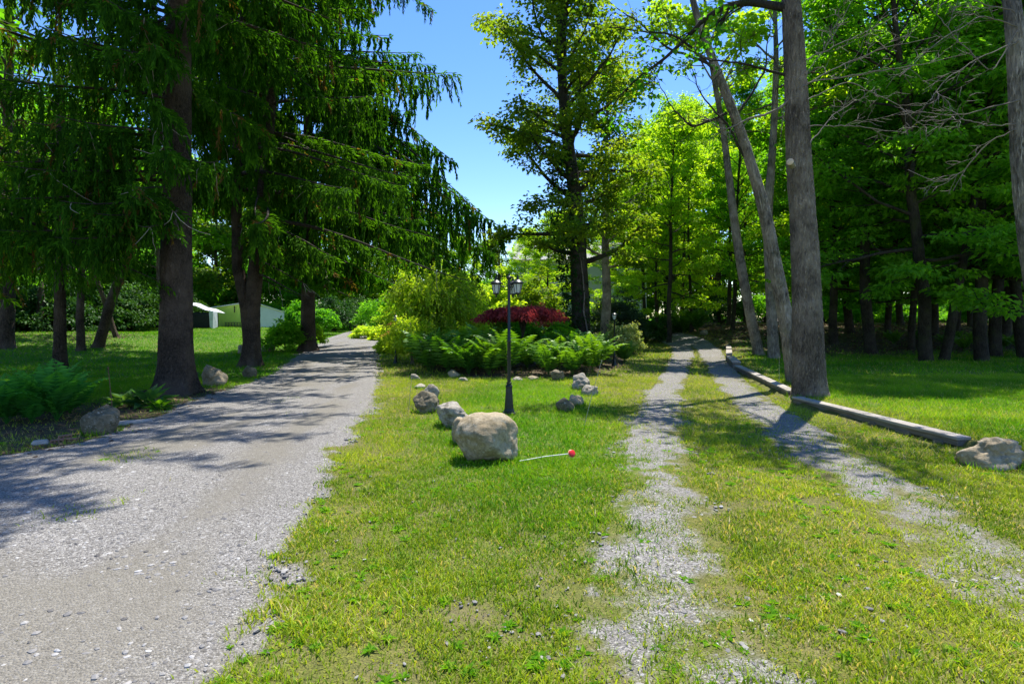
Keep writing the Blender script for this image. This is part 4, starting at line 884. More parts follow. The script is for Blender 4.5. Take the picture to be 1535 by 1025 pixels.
# ------------------------------------------------------------------ spruces
def spruce(seed, Ht, r0, base, R, mature, prof, fine_z=9.0, whorl=.38, per=5, hang=.9, lean=(0, 0), stems=None, sub=.15, seg=.085, el_len=.13, el_w=.026, skip=None, boost=None, flare=.8, zmin=None, shade_side=False, extra=(), gap=.62):
    rnd = np.random.default_rng(seed); tb = MB()
    stems = stems or [[(0, 0, -.2), (lean[0]*.5, lean[1]*.5, Ht*.5), (lean[0], lean[1], Ht)]]
    for si, sp in enumerate(stems):
        sp = np.array(sp, float); s = np.linspace(0, 1, 240)**1.4; s0 = (sp[:, 2]-sp[0, 2])/(sp[-1, 2]-sp[0, 2])
        p = np.stack([np.interp(s, s0, sp[:, k]) for k in range(3)], -1)
        tb.tube(p, r0*(1 if si == 0 else .8)*(1-.93*s), 64, bump=.07, seed=seed+si, flare=(flare*1.35 if si == 0 else .1, .33, seed))
    z = base; TW = []  # start, dir, length, droop, isTip
    bb = MB(); nb = 0; db = MB()
    def axis_at(z, si):
        sp = np.array(stems[si]); return np.array([np.interp(z, sp[:, 2], sp[:, 0]), np.interp(z, sp[:, 2], sp[:, 1]), z])
    EX = list(extra)
    while z < Ht-.3 or EX:
        coarse = 1.0 if z < fine_z else 1.25 if shade_side and z < shade_side[1] else 1.7
        for k in range(per if z < Ht-.3 else 1):
            ex = EX.pop() if EX else None
            az = rnd.random()*6.283 if not (shade_side and shade_side[0] < z < shade_side[1] and rnd.random() < .7) else rnd.uniform(-1.35, .25); si = rnd.integers(0, len(stems)); zz = z+rnd.uniform(-.15, .15)
            L = R*np.interp((zz-base)/(Ht-base), *prof)*rnd.uniform(.62, 1.1)
            if boost: L *= boost(az, zz)
            if not ex and zz < (10 if shade_side else 11.5) and vn(math.cos(az)*2.2+seed, math.sin(az)*2.2+zz*.55, 1.0, seed % 37) > gap: continue
            if ex: zz, az, L = ex
            elif L < .35 or z >= Ht-.3 or (skip and skip(az, zz)): continue
            st = axis_at(zz, si); n = 12; s = np.linspace(0, 1, n); dirh = np.array([math.cos(az), math.sin(az), 0])
            low = 1-(zz-base)/(Ht-base)
            a, bq, c = .12+.35*(1-low), (.55*low+.12)*rnd.uniform(.8, 1.2), .22*low
            if ex: a, bq, c = (.04, .78+.1*rnd.random(), .2) if L > 6.9 else (.15, .5, .2); coarse = 1.0
            sag = L*(a*s-bq*s**1.6+c*s**3.2)
            azw = rnd.normal(0, .09)
            p = st+dirh*(s*L)[:, None]*.95+np.array([0, 0, 1.0])*sag[:, None]+np.array([-dirh[1], dirh[0], 0])*(azw*L*s**2)[:, None]
            bb.tube(p, np.linspace(.012+.009*L, .006, n), 6, cap=False); nb += 1
            if zz < fine_z and rnd.random() < .5:
                for _ in range(3):
                    k0 = rnd.integers(2, n-1); w0 = wander(p[k0], (rnd.normal(0, .4), rnd.normal(0, .4), -1), rnd.uniform(.3, .9), 4, rnd, .28); bb.tube(w0, [.008, .007, .006, .005, .003], 4, cap=False, mat=1)
            ds = sub*coarse; m = max(3, int(L/ds*1.5)); q = .16+.84*(np.arange(m)+rnd.random(m))/m
            if zz < mature: q = np.maximum(q, .3+rnd.random(m)*.1)
            pos = np.stack([np.interp(q, s, p[:, j]) for j in range(3)], -1); tg = nrm(np.stack([np.interp(q, s, np.gradient(p[:, j])) for j in range(3)], -1))
            sd = nrm(np.cross(tg, [0, 0, 1.0])); sg = rnd.choice([-1.0, 1.0], m)[:, None]
            l = (.22+.62*(1-q)**.8*min(1, L/3))*rnd.uniform(.6, 1.25, m)
            d1 = nrm(tg*.75+sd*sg*.7-np.array([0, 0, .45])+rnd.normal(0, .1, (m, 3)))
            TW.append(np.concatenate([pos, d1, l[:, None], np.full((m, 1), .5), np.full((m, 1), coarse)], 1))
            # hanging curtains from the same places
            hm = (rnd.random(m) < .85); hp = pos[hm]+d1[hm]*(l[hm]*rnd.uniform(0, .8, hm.sum()))[:, None]
            hl = hang*(rnd.uniform(.6, 1.15)*rnd.uniform(.35, 1.15, hm.sum()))*(.35+.65*np.sin(np.pi*np.clip(q[hm], 0, 1)*.85))*(.45+.55*low)*min(1, L/2.5)
            hd = nrm(np.array([0, 0, -1.0])+rnd.normal(0, .16, (hm.sum(), 3)))
            TW.append(np.concatenate([hp, hd, hl[:, None], np.full((hm.sum(), 1), .05), np.full((hm.sum(), 1), coarse)], 1))
        z += whorl*(1 if z < fine_z or (shade_side and z < shade_side[1]) else 1.5)
    TW = np.concatenate(TW)
    zm = (zmin or (lambda x, y: 2.2+0*x))(TW[:, 0], TW[:, 1])+rnd.uniform(-.35, .35, len(TW)); room = TW[:, 2]-zm
    dz = -TW[:, 5]+.45*TW[:, 7]; TW[:, 6] = np.where(dz > .1, np.minimum(TW[:, 6], room/np.maximum(dz, .1)), TW[:, 6]); TW = TW[(TW[:, 6] > .07) & (room > 0)]
    # needle sprays along every twig
    cnt = np.maximum(2, (TW[:, 6]/(seg*TW[:, 8])).astype(int)); idx = np.repeat(np.arange(len(TW)), cnt)
    first = np.concatenate([[0], np.cumsum(cnt)[:-1]]); s = (np.arange(len(idx))-first[idx]+.5)/cnt[idx]
    brown = rnd.random(len(TW)) < .035
    T = TW[idx]; d = T[:, 3:6]; L = T[:, 6:7]
    pos = T[:, :3]+d*L*s[:, None]-np.array([0, 0, 1.0])*(T[:, 7:8]*L*(s[:, None]**2)*.45)
    dd = nrm(d-np.array([0, 0, 1.0])*T[:, 7:8]*s[:, None]*.8)
    nb_ = MB(); n = len(pos)
    side = nrm(np.cross(dd, nrm(rnd.normal(0, 1, (n, 3)))))
    tipf = np.clip((s-.55)*1.8, 0, 1)
    for sgn in (-1, 1):
        D = nrm(dd+side*sgn*np.where(T[:, 7:8] < .2, .27, .55)+rnd.normal(0, .08, (n, 3))); N = nrm(rnd.normal(0, 1, (n, 3))+np.array([0, -.2, .8]))
        sz = rnd.uniform(.75, 1.25, n)*T[:, 8]**.8*(1-.25*s)
        tnt = np.clip(.02+.22*rnd.random(n)+.55*tipf*(rnd.random(n) < .6)*rnd.random(n)**.7+.1*(T[:, 7] > .2), 0, .92); tnt = np.where(brown[idx], 1, tnt)
        nb_.leaves(pos, D, N, el_len*sz, el_w*sz, 0, tnt, .1, .3)
    return tb, bb, nb_, db
def spruce_thing(loc, label, group='large spruces along the gravel driveway', rz=0, **kw):
    t = thing('spruce_tree', loc, label, 'tree', group, rz); tb, bb, nb_, db = spruce(**kw)
    tb.build('trunk', M['spruce_bark'], t); bb.build('branches', [M['branch_bark'], M['dead_spruce']], t)
    nb_.build('needles', M['needles'], t); return t
PR = ([0, .08, .25, .6, 1], [.75, 1, .95, .55, .05])
def inv(cz):  # fewer low branches that would hide the trunk and the lawn
    return lambda az, z: (z < cz and random.Random(int(z*97+az*31)).random() < .5)
s1 = A(262, 12.0, .05)
spruce_thing(s1, 'massive spruce with the thickest trunk at the left driveway edge', seed=501, Ht=21, r0=.34, base=2.75, R=4.6, mature=5, prof=PR, fine_z=8.5, per=5, whorl=.44, hang=1.0, seg=.07, el_len=.16, el_w=.042, lean=(.25, 0),
             boost=lambda az, z: (.5 if math.cos(az) > .2 and z < 6.8 else 1.0)*(.8 if math.sin(az) < -.8 and z < 4.2 else 1)*((1.25 if math.sin(az) > -.4 else 2.0) if z > 8.6 and math.cos(az) > -.1 and math.sin(az) < .4 else 1), skip=inv(3.4), extra=[(11.4, .1, 6.80), (12, -.2, 6.88), (11.6, .35, 6.60), (12.6, 0, 6.80), (11.2, -.5, 6.88), (12.2, -.8, 6.88), (11.8, -1.1, 6.60), (12.8, .3, 6.60), (13.2, -.4, 6.88), (11.3, -.05, 6.20), (13.5, -.9, 6.60), (11.5, .6, 6.60), (12.9, .7, 6.88), (12.0, -.55, 6.88), (11.5, -.75, 6.88), (12.5, -.65, 6.88), (11.8, -.95, 6.88), (12.3, -.45, 6.88), (11.6, -.62, 6.88), (13.0, -.15, 6.88), (13.8, .1, 6.88), (3.6, -1.3, 2.3), (3.4, -1.8, 2.6), (3.9, -1.0, 2.2), (3.6, -2.3, 3.0), (3.8, -1.6, 2.4), (4.1, -1.4, 2.6), (5.0, -1.2, 2.7), (4.6, -1.9, 3.1), (4.3, -1.5, 2.4), (5.4, -1.6, 2.8), (4.2, -2.3, 3.3), (4.9, -.8, 2.3), (5.1, -2.1, 3.0), (4.0, -1.8, 2.8), (7.6, -1.9, 3.0), (7.2, -1.3, 2.7), (6.7, -1.7, 3.2), (6.2, -2.2, 3.4), (5.8, -1.25, 2.6), (5.3, -1.75, 3.2), (4.9, -2.3, 3.4), (8.0, -2.4, 3.2), (4.5, -2.6, 3.6), (7.9, -.9, 2.6)], shade_side=(8.6, 14), zmin=lambda x, y: 2.2+1.6*sst(-.3, .8, x))  # the high extra boughs sit above the view, added to shade the driveway
s2 = A(376, 18.3, .05); kk = 18.3/F_PX
st = [[(0, 0, -.2), (.05, 0, 1.9), (.25, 0, 4.2), (.55, 0, 7), (.75, 0, 11), (.9, 0, 19)], [(0, 0, .6), (-.12, 0, 1.9), (-.45, .1, 3.2), (-.55, .1, 6), (-.4, .2, 10), (-.3, .2, 16)]]
def b2(az, z):
    c = math.cos(az)
    if z < 4.6: return .62 if c > .2 else .5
    if c < -.1 and z < 9: return .6
    if math.sin(az) < .3 and z > 11.8 and c > -.1: return 2.1 if math.sin(az) < -.3 else 1.5  # unseen upper boughs lengthened to throw shade on the driveway
    return 1.12 if c > .35 and z < 12 else .95
spruce_thing(s2, 'twin-stemmed spruce with long drooping boughs over the driveway', seed=503, Ht=19, r0=.27, base=3.1, R=6.2, mature=6, prof=([0, .1, .3, .6, 1], [.7, 1, .95, .62, .05]), fine_z=12.5, per=5, whorl=.50, hang=1.7, stems=st, shade_side=(11.8, 16.5), sub=.17, seg=.09, el_len=.22, el_w=.062, boost=b2, skip=lambda az, z: z < 6.0 and math.cos(az) < .1, zmin=lambda x, y: 3.2+1.6*sst(.2, -1.2, x)+0*y)
s3 = A(462, 25, .05)
def b3(az, z):
    c = math.cos(az+.35)
    if c > .75 and 4.5 < z < 7.4: return 1.32
    if math.cos(az) < -.1 and z < 10: return .5
    return 1.0
spruce_thing(s3, 'dark spruce whose weeping branches reach farthest across the sky gap', seed=505, Ht=23, r0=.32, base=2.6, R=6.6, mature=5, prof=([0, .08, .2, .5, .8, 1], [.6, .85, 1, .86, .5, .05]), fine_z=17, per=5, whorl=.56, hang=2.3, sub=.22, seg=.12, el_len=.30, el_w=.10, boost=b3, extra=[(10.6, .0, 9.0), (10.2, -.3, 8.4), (9.6, .25, 8.8), (9.0, -.1, 8.3), (8.3, .12, 8.0), (7.6, -.35, 7.4), (11.6, .1, 7.8), (12.4, -.15, 7.0)], zmin=lambda x, y: 3.0+0*x)
s0 = A(-165, 10.5, .05)
spruce_thing(s0, 'spruce beyond the left edge with boughs hanging over the ferns', seed=507, Ht=17, r0=.3, base=3.2, R=4.6, mature=5, prof=PR, fine_z=7.5, per=5, whorl=.46, hang=1.1, seg=.075, el_len=.16, el_w=.042)
s4 = A(90, 17, .05)
spruce_thing(s4, 'dark spruce standing between the big spruce and the left bank', seed=509, Ht=14, r0=.17, base=3.3, R=2.8, mature=5, prof=PR, fine_z=10, per=4, whorl=.42, hang=1.2, sub=.2, seg=.13, el_len=.22, el_w=.06, flare=.6)
# a small pointed conifer far behind, seen in the sky gap
spruce_thing(A(748, 62, .1), 'far pointed conifer top showing in the sky gap', 'far conifers', seed=511, Ht=12.5, r0=.2, base=1.5, R=3, mature=0, prof=PR, fine_z=1, per=5, whorl=.5, hang=.5, sub=.3, seg=.25, el_len=.35, el_w=.09)

# ------------------------------------------------------------------ ferns and bed plants
def fern_meshes(seed, n_fr, ln, mat):
    rnd = np.random.default_rng(seed); b = MB()
    for k in range(n_fr):
        az = k*2.4+rnd.uniform(-.3, .3); inner = k/n_fr; L = ln*rnd.uniform(.75, 1.1); el = R_(84-26*(1-inner)+rnd.uniform(-7, 7))
        n = 15; s = np.linspace(0, 1, n); e = el-(R_(72)+rnd.uniform(-.2, .25))*s**2.6
        ds = L/(n-1); r = np.concatenate([[0], np.cumsum(np.cos(e[:-1])*ds)]); z = np.concatenate([[0], np.cumsum(np.sin(e[:-1])*ds)])
        tw = rnd.normal(0, .12)*s**2
        p = np.stack([np.cos(az+tw)*r, np.sin(az+tw)*r, z], -1); b.tube(p, np.linspace(.007, .002, n), 4, cap=False, tint=.2)
        tg = nrm(np.gradient(p, axis=0)); sd = nrm(np.cross(tg, [0, 0, 1.0])); up = np.cross(sd, tg)
        m = np.arange(3, n); q = s[m]; wl = L*.27*np.sin(np.pi*np.clip((q-.08)/.95, 0, 1)**.75)+.012
        t0 = rnd.uniform(0, .7)
        for sg in (-1, 1):
            D = nrm(sd[m]*sg+tg[m]*.45-np.array([0, 0, .15])+rnd.normal(0, .06, (len(m), 3)))
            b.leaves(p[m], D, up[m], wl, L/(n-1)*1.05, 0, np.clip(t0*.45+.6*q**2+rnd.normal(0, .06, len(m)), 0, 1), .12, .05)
    return b
def fern_proto(seed, n_fr, ln, mat, loc, label, group, cat='fern'):
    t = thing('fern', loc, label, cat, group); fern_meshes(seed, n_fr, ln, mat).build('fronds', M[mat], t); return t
G1 = 'ostrich ferns massed along the front left of the bed'; G2 = 'ostrich ferns massed along the front right of the bed'; G3 = 'ferns in the middle of the bed'; G4 = 'dark ferns in the shade at the left driveway edge'
fA = fern_proto(1, 13, 1.5, 'fern', A(643, 16.2), 'leftmost bright fern clump at the corner of the bed', None)
fB = fern_proto(2, 14, 1.38, 'fern', A(936, 18.5), 'small lone fern at the right end of the bed beside the garden lamp', None); fB.scale = (.62,)*3
fr = random.Random(9)
l1 = 'tall arching fern in the front row of the bed left of the lamp pole'; l2 = 'broad light green fern in the front row of the bed right of the lamp pole'; l3 = 'fern in the middle of the bed between the front row and the red maple'
LS = [(672, 15.7), (703, 15.4), (733, 15.3), (760, 15.6), (650, 17.3), (688, 16.9), (719, 16.6), (748, 16.9), (700, 18.0), (665, 18.5)]; LB_ = order(LS, 'tall arching fern of the bed left of the lamp pole')
for k, (px, d) in enumerate(LS):
    dup((fA, fB)[k % 2], A(px, d), LB_[k], G1, k*1.3, fr.uniform(.78, 1.12))
LS = [(822, 15.3), (858, 15.2), (888, 15.7), (838, 16.5), (868, 16.7), (902, 17.4)]; LB_ = order(LS, 'broad light fern of the bed right of the lamp pole')
for k, (px, d) in enumerate(LS):
    dup((fA, fB)[k % 2], A(px, d), LB_[k], G2, k*1.7, fr.uniform(.72, .95))
LS = [(790, 16.6), (812, 17.6), (866, 18.0), (888, 18.6), (842, 19.5), (868, 20), (735, 18.6)]; LB_ = order(LS, 'shorter fern behind the front row of the bed')
for k, (px, d) in enumerate(LS):
    dup((fA, fB)[k % 2], A(px, d), LB_[k], G3, k*1.9, fr.uniform(.62, .85))
fD = fern_proto(5, 18, 1.0, 'fern_dark', P(55, 640), 'dark fern nearest the lichen-marked boulder at the left driveway edge', None)
fD.location = A(85, 8.9)
LS = [(10, 8.6), (48, 8.7), (-40, 8.3), (25, 9.7), (65, 10.0), (105, 9.6), (-15, 9.9), (-80, 9), (-60, 10.5), (45, 11.0), (90, 11.1), (-120, 9.4)]; LB_ = order(LS, 'dark fern in the shaded clump at the left driveway edge')
for k, (px, d) in enumerate(LS):
    dup(fD, A(px, d), LB_[k], G4, k*1.1, fr.uniform(.6, .85))
for k, (px, d, lb) in enumerate([(1025, 36, 'bright fern clump at the end of the right hand track before the woods'), (1045, 35, 'fern clump beside the small whitish stone at the track end')]):
    dup(fB, A(px, d), lb, None, k, 1.4)
LS = [(1420, 24.5), (1445, 23.5), (1462, 25), (1430, 26), (1505, 24), (1380, 26), (1532, 23), (1340, 25.5)]; LB_ = order(LS, 'low fern on the leaf-strewn woods floor')
for k, (px, d) in enumerate(LS):
    dup(fB, A(px, d), LB_[k], 'ferns on the woods floor', k, .55)

def hosta(loc, label, sc=1.0, mat='hosta', group=None):
    rnd = np.random.default_rng(int(abs(loc[0])*100)); b = MB(); m = 22; a = np.arange(m)*2.4+rnd.uniform(-.2, .2, m); el = np.linspace(.2, 1.2, m)
    D = np.stack([np.cos(a)*np.cos(el), np.sin(a)*np.cos(el), np.sin(el)], -1); N = np.stack([-np.cos(a)*np.sin(el), -np.sin(a)*np.sin(el), np.cos(el)], -1)
    b.leaves(D*.12, D, N, rnd.uniform(.26, .40, m), rnd.uniform(.14, .2, m), 0, rnd.random(m), .35, .12)
    o = b.build('hosta', M[mat]); o.location = loc; o.scale = (sc,)*3; return tag(o, label, 'plant', group)
hosta(A(222, 10.3), 'broad-leaved hosta at the foot of the big spruce trunk')
hosta(A(187, 10.2), 'small broad-leaved plant between the rusty rod and the big spruce', .8)
hosta(A(238, 9.9), 'low lighter hosta nearest the gravel below the big spruce', .6, 'fern')
def shrub(name, loc, label, seed, w, h, n, leaf, mat, lumps=9, stems=8, group=None, flatl=.6, tint=(.05, .95), cat='shrub', dp=None, bark='dark_bark', zoff=.15, spread=None):
    """uneven mounds of leaves carried on stems"""
    rnd = np.random.default_rng(seed); t = thing(name, loc, label, cat, group); dp = dp or w
    cl = []; b = MB()
    for k in range(lumps*9):
        a = rnd.random()*6.28; r = rnd.random()**.5; zz = (1-r**2)**.5*rnd.uniform(.55, 1.05)
        cl.append((math.cos(a)*r*w/2*rnd.uniform(.8, 1.05), math.sin(a)*r*dp/2, h*(zoff+(1-zoff)*zz*rnd.uniform(.25, 1)**.5)*.97))
    cl = np.array(cl)
    for k in range(stems*3):
        e_ = cl[rnd.integers(0, len(cl))]; b.tube([(e_[0]*.08, e_[1]*.08, -.05), (e_[0]*.35, e_[1]*.35, e_[2]*.5), tuple(e_)], [.012+.008*h, .012, .004], 5, cap=False)
    b.build('stems', M[bark], t)
    c = MB(); crown_leaves(c, cl, n, leaf[0], leaf[1], rnd, spread or max(.16, w*.09), flatl, tint=tint); c.build('foliage', M[mat], t); return t
def weeper(name, loc, label, seed, w, h, n_st, mat, leaf, cat='shrub', per=26):
    """arching stems with small leaves all along, hanging at the tips"""
    rnd = np.random.default_rng(seed); t = thing(name, loc, label, cat); b = MB(); Cn = []; Dn = []
    for k in range(n_st):
        a = k*2.4+rnd.uniform(-.4, .4); L = rnd.uniform(.25, 1)**.6; hh = h*rnd.uniform(.45, 1.08)
        s = np.linspace(0, 1, 12); r = w/2*L*s**1.3; z = hh*np.sin(np.pi*np.minimum(s*.72+.0, 1))**.9*1.0
        p = np.stack([np.cos(a)*r, np.sin(a)*r, z], -1)+np.cumsum(rnd.normal(0, .02, (12, 3)), 0); b.tube(p, np.linspace(.016, .003, 12), 4, cap=False)
        for _ in range(per):
            q = rnd.uniform(.2, 1)*11; i = int(min(q, 10)); c = p[i]+(p[i+1]-p[i])*(q-i); tgd = nrm(p[i+1]-p[i])
            tw = nrm(tgd*.8+rnd.normal(0, .5, 3)-np.array([0, 0, .25])); m = rnd.integers(4, 8); ss = np.arange(m)[:, None]*leaf[0]*.55
            Cn.append(c+tw*ss); Dn.append(nrm(tw+rnd.normal(0, .45, (m, 3))))
    b.build('stems', M['brown_bark'], t); Cn = np.concatenate(Cn); Dn = np.concatenate(Dn); n = len(Cn); c = MB()
    c.leaves(Cn, Dn, nrm(rnd.normal(0, .5, (n, 3))+np.array([0, 0, 1])), leaf[0]*rnd.uniform(.7, 1.3, n), leaf[1]*rnd.uniform(.7, 1.3, n), 0, rnd.random(n)); c.build('foliage', M[mat], t); return t
weeper('weeping_shrub', A(655, 21.3), 'large feathery yellow green shrub arching over the left of the fern bed', 601, 4.3, 2.95, 190, 'leaf_yellow', (.13, .05))
weeper('weeping_shrub', A(618, 19.0), 'smaller feathery green shrub at the left foot of the large yellow green one', 603, 1.5, 1.3, 70, 'leaf_yellow', (.11, .04))
def red_maple():
    loc = A(784, 17.9); rnd = np.random.default_rng(7); t = thing('red_maple', loc, 'low spreading dark red lace-leaf maple in the middle of the bed', 'small tree')
    b = MB(); cl = []; zt = zat(457, 17.9)-loc[2]
    for k in range(26):
        a = k*2.4; L = rnd.uniform(.5, 1)*1.3; s = np.linspace(0, 1, 9); z = zt*(.62+.38*np.sin(np.minimum(s*1.1+.5, 2.2)))-.34*s**2.5*L
        z[0] = .45*zt; p = np.stack([np.cos(a)*L*s*1.05, np.sin(a)*L*s*.9, z], -1); b.tube(p, np.linspace(.02, .004, 9), 5, cap=False); cl += list(p[3:])
        for w in range(3): q = p[4+w]+np.array([0, 0, -.12-.12*rnd.random()]); cl.append(q)
    b.tube([(0, 0, -.05), (.06, 0, .35), (-.04, 0, .6), (.0, 0, .5*zt+.1)], [.06, .05, .045, .03], 8)
    b.build('trunk', M['dark_bark'], t); c = MB(); crown_leaves(c, cl, 8500, .13, .028, rnd, .20, .45, tint=(0, .9), droop=.5); c.build('crown', M['leaf_red'], t)
red_maple()
shrub('variegated_shrub', A(928, 22.5), 'cream and green variegated shrub behind the garden lamp', 611, 1.2, 1.65, 2600, (.10, .07), 'leaf_cream')
shrub('variegated_shrub', A(948, 23.5), 'narrow upright light green shrub at the right of the cream and green one', 613, .85, 1.45, 1800, (.10, .07), 'leaf_cream', lumps=6)
shrub('blue_conifer', A(925, 30), 'large dark blue green conifer shrub in front of the pale house', 615, 3.0, 3.3, 7000, (.16, .06), 'leaf_blue', lumps=14)
shrub('dark_shrub', A(968, 33), 'low dark rounded shrub beside the bend of the track', 617, 2.4, 1.6, 3800, (.15, .09), 'leaf_dark')
shrub('dark_shrub', A(1000, 37), 'dark shrub at the woods edge beyond the track bend', 619, 2.6, 1.3, 3200, (.16, .10), 'leaf_dark')
shrub('orange_shrub', A(820, 27), 'salmon orange azalea glowing behind the red lace-leaf maple', 621, 1.9, 2.3, 3000, (.10, .07), 'leaf_orange', lumps=8, zoff=.4)
shrub('orange_shrub', A(596, 27), 'rust orange little shrub behind the left garden lamp', 623, 1.3, 1.35, 1900, (.12, .05), 'leaf_orange', lumps=6, zoff=.3)
shrub('lime_mound', A(590, 24.5), 'bright lime mound of leaves at the right edge of the driveway', 625, 1.3, .85, 3600, (.22, .05), 'leaf_yellow', lumps=6, zoff=.05)
shrub('lime_mound', A(549, 35), 'bright lime clipped mound at the crest of the driveway', 627, 2.0, .9, 3600, (.16, .09), 'leaf_yellow', lumps=8, zoff=.05)
shrub('lime_mound', A(575, 33), 'lime mound between the driveway crest and the left garden lamp', 628, 1.5, .95, 2600, (.16, .09), 'leaf_yellow', lumps=8, zoff=.05)
shrub('rhododendron', A(432, 25), 'dark green rhododendron left of the driveway in front of the dark spruce', 631, 2.2, 1.6, 4800, (.17, .07), 'leaf_wood', lumps=10)
shrub('rhododendron', A(466, 27), 'smaller leafy shrub right of the rhododendron by the driveway', 633, 1.5, 1.25, 2800, (.16, .08), 'leaf_bright', lumps=7)
for k, (px, d, w, h, mt, lb) in enumerate([(500, 46, 4.0, 3.0, 'leaf_dark', 'dark evergreen bush at the driveway crest left side'), (528, 52, 4.5, 3.6, 'leaf_dark', 'tall dark bush closing the driveway crest'), (480, 40, 2.6, 2.2, 'leaf_wood', 'green bush beyond the rhododendron beside the driveway'),
        (570, 44, 4.2, 3.4, 'leaf_wood', 'leafy bush behind the lime mound at the crest'), (612, 38, 4.0, 4.6, 'leaf_bright', 'tall light green bush behind the feathery yellow shrub'), (700, 33, 4.2, 4.8, 'leaf_bright', 'tall bright bush between the feathery shrub and the lamp top'),
        (745, 30, 3.2, 4.4, 'leaf_yellow', 'airy yellow green bush behind the lamp post lanterns'), (800, 31, 3.4, 4.6, 'leaf_maple', 'open many-stemmed bush left of the ivy-covered maple'), (846, 28, 2.2, 2.0, 'leaf_bright', 'low bright bush at the foot of the ivy-covered maple'),
        (775, 23.5, 2.2, 1.9, 'leaf_wood', 'mid green bush behind the red lace-leaf maple'), (735, 24, 2.2, 2.1, 'leaf_maple', 'olive bush between the feathery shrub and the red lace-leaf maple'), (840, 23, 1.8, 1.4, 'leaf_wood', 'low green bush right behind the red lace-leaf maple'),
        (1080, 44, 5, 2.6, 'leaf_dark', 'dark undergrowth bush beyond the track end'), (1150, 46, 5, 2.8, 'leaf_wood', 'undergrowth bush behind the thin grey trees'), (905, 38, 3.4, 3.2, 'leaf_bright', 'bright bush below the pale house wall')]):
    shrub('garden_bush', A(px, d), lb, 700+k*3, w, h, 4200, (.20, .12) if d > 28 else (.14, .09), mt, lumps=12, group='bushes behind the garden')
uw = [(1235, 44, 5.5, 2.4), (1300, 50, 6, 2.8), (1365, 40, 4.5, 1.6), (1420, 52, 6.5, 3), (1485, 42, 4.5, 1.8), (1550, 46, 5.5, 2.5), (1620, 38, 5, 2.2), (60, 44, 6, 3.0), (-20, 36, 5, 2.4), (130, 46, 6, 3.2), (200, 48, 6, 3.2), (262, 52, 5, 3.0), (-120, 30, 5, 2.4), (-200, 27, 5, 2.4), (410, 56, 5, 3.2), (345, 60, 7, 5), (290, 56, 5, 4), (455, 52, 4, 3)]
ub = None; LB_ = order(uw, 'low leafy undergrowth bush under the far trees')
for k, (px, d, w, h) in enumerate(uw):
    lb = LB_[k]
    if ub is None: ub = shrub('undergrowth_bush', A(px, d), lb, 811, 5, 2.4, 5000, (.24, .15), 'leaf_wood', lumps=14, group='undergrowth bushes'); continue
    dup(ub, A(px, d), lb, 'undergrowth bushes', k*1.7, (w/5, w/5, h/2.4))

bk = [(-190, 24, 5, 3.2), (-110, 27, 5, 3.4), (-40, 30, 5, 3.4), (15, 33, 5.5, 3.8), (62, 31, 4.5, 3.0), (105, 34, 5, 3.6), (150, 36, 5, 3.4), (192, 38, 5, 3.6), (232, 42, 4.5, 3.4), (270, 47, 4.5, 3.2)]
LB_ = order(bk, 'dark evergreen bush behind the left bank'); bkp = None
for k, (px, d, w, h) in enumerate(bk):
    if bkp is None: bkp = shrub('bank_bush', A(px, d), LB_[k], 841, 5, 3.3, 7500, (.22, .13), 'leaf_dark', lumps=16, group='dark bushes behind the left bank', zoff=.05); continue
    dup(bkp, A(px, d), LB_[k], 'dark bushes behind the left bank', k*1.3, (w/5, w/5, h/3.3))
# ------------------------------------------------------------------ buildings
def house():
    d = 52; x0 = (775-CX)/F_PX*d; x1 = (966-CX)/F_PX*d; w = x1-x0; z0 = Hs((x0+x1)/2, d)-.3; ze = zat(392, d)-z0
    t = thing('house', ((x0+x1)/2, d, z0), 'pale green house with white corner trim half hidden behind trees', 'house', rz=R_(-4))
    b = MB(); b.box((0, 4, ze/2), (w, 8, ze)); b.build('wall', M['siding'], t)
    b = MB(); b.box((0, -.12, ze+.08), (w+.7, .3, .22)); b.build('fascia', M['white'], t)
    b = MB(); hw = w/2+.4; V = [(-hw, -.5, ze+.16), (hw, -.5, ze+.16), (hw, 4, ze+2.2), (-hw, 4, ze+2.2), (-hw, 8.5, ze+.16), (hw, 8.5, ze+.16)]
    b.add(V, [(0, 1, 2, 3), (3, 2, 5, 4)]); b.add(V, [(0, 3, 4), (1, 5, 2)]); b.build('roof', M['roof'], t)
    for k, (cx, cz, ww, hh) in enumerate([(w/2-3.0, ze-1.3, .9, 1.2), (-w/2+3, ze-1.3, 1.2, 1.2), (-w/2+5.8, ze-1.3, 1.2, 1.2), (w/2-1.9, 1.5, 1.1, 1.3), (-w/2+3, 1.4, 1.2, 1.3)]):
        b = MB()
        for dx in (-1, 1): b.box((cx+dx*(ww/2+.04), -.03, cz), (.08, .07, hh+.16))
        for dz in (-1, 1): b.box((cx, -.031, cz+dz*(hh/2+.04)), (ww, .07, .08))
        f = b.build('window', M['white'], t); b = MB(); b.box((cx, -.012, cz), (ww, .04, hh)); b.build('pane', M['window'], f)
    b = MB(); b.box((w/2-.08, -.05, ze/2), (.32, .14, ze)); b.build('corner_trim', M['white'], t)
    b = MB(); b.box((w/2-.45, -.06, ze/2), (.12, .1, ze)); b.build('downpipe', M['white'], t)
house()
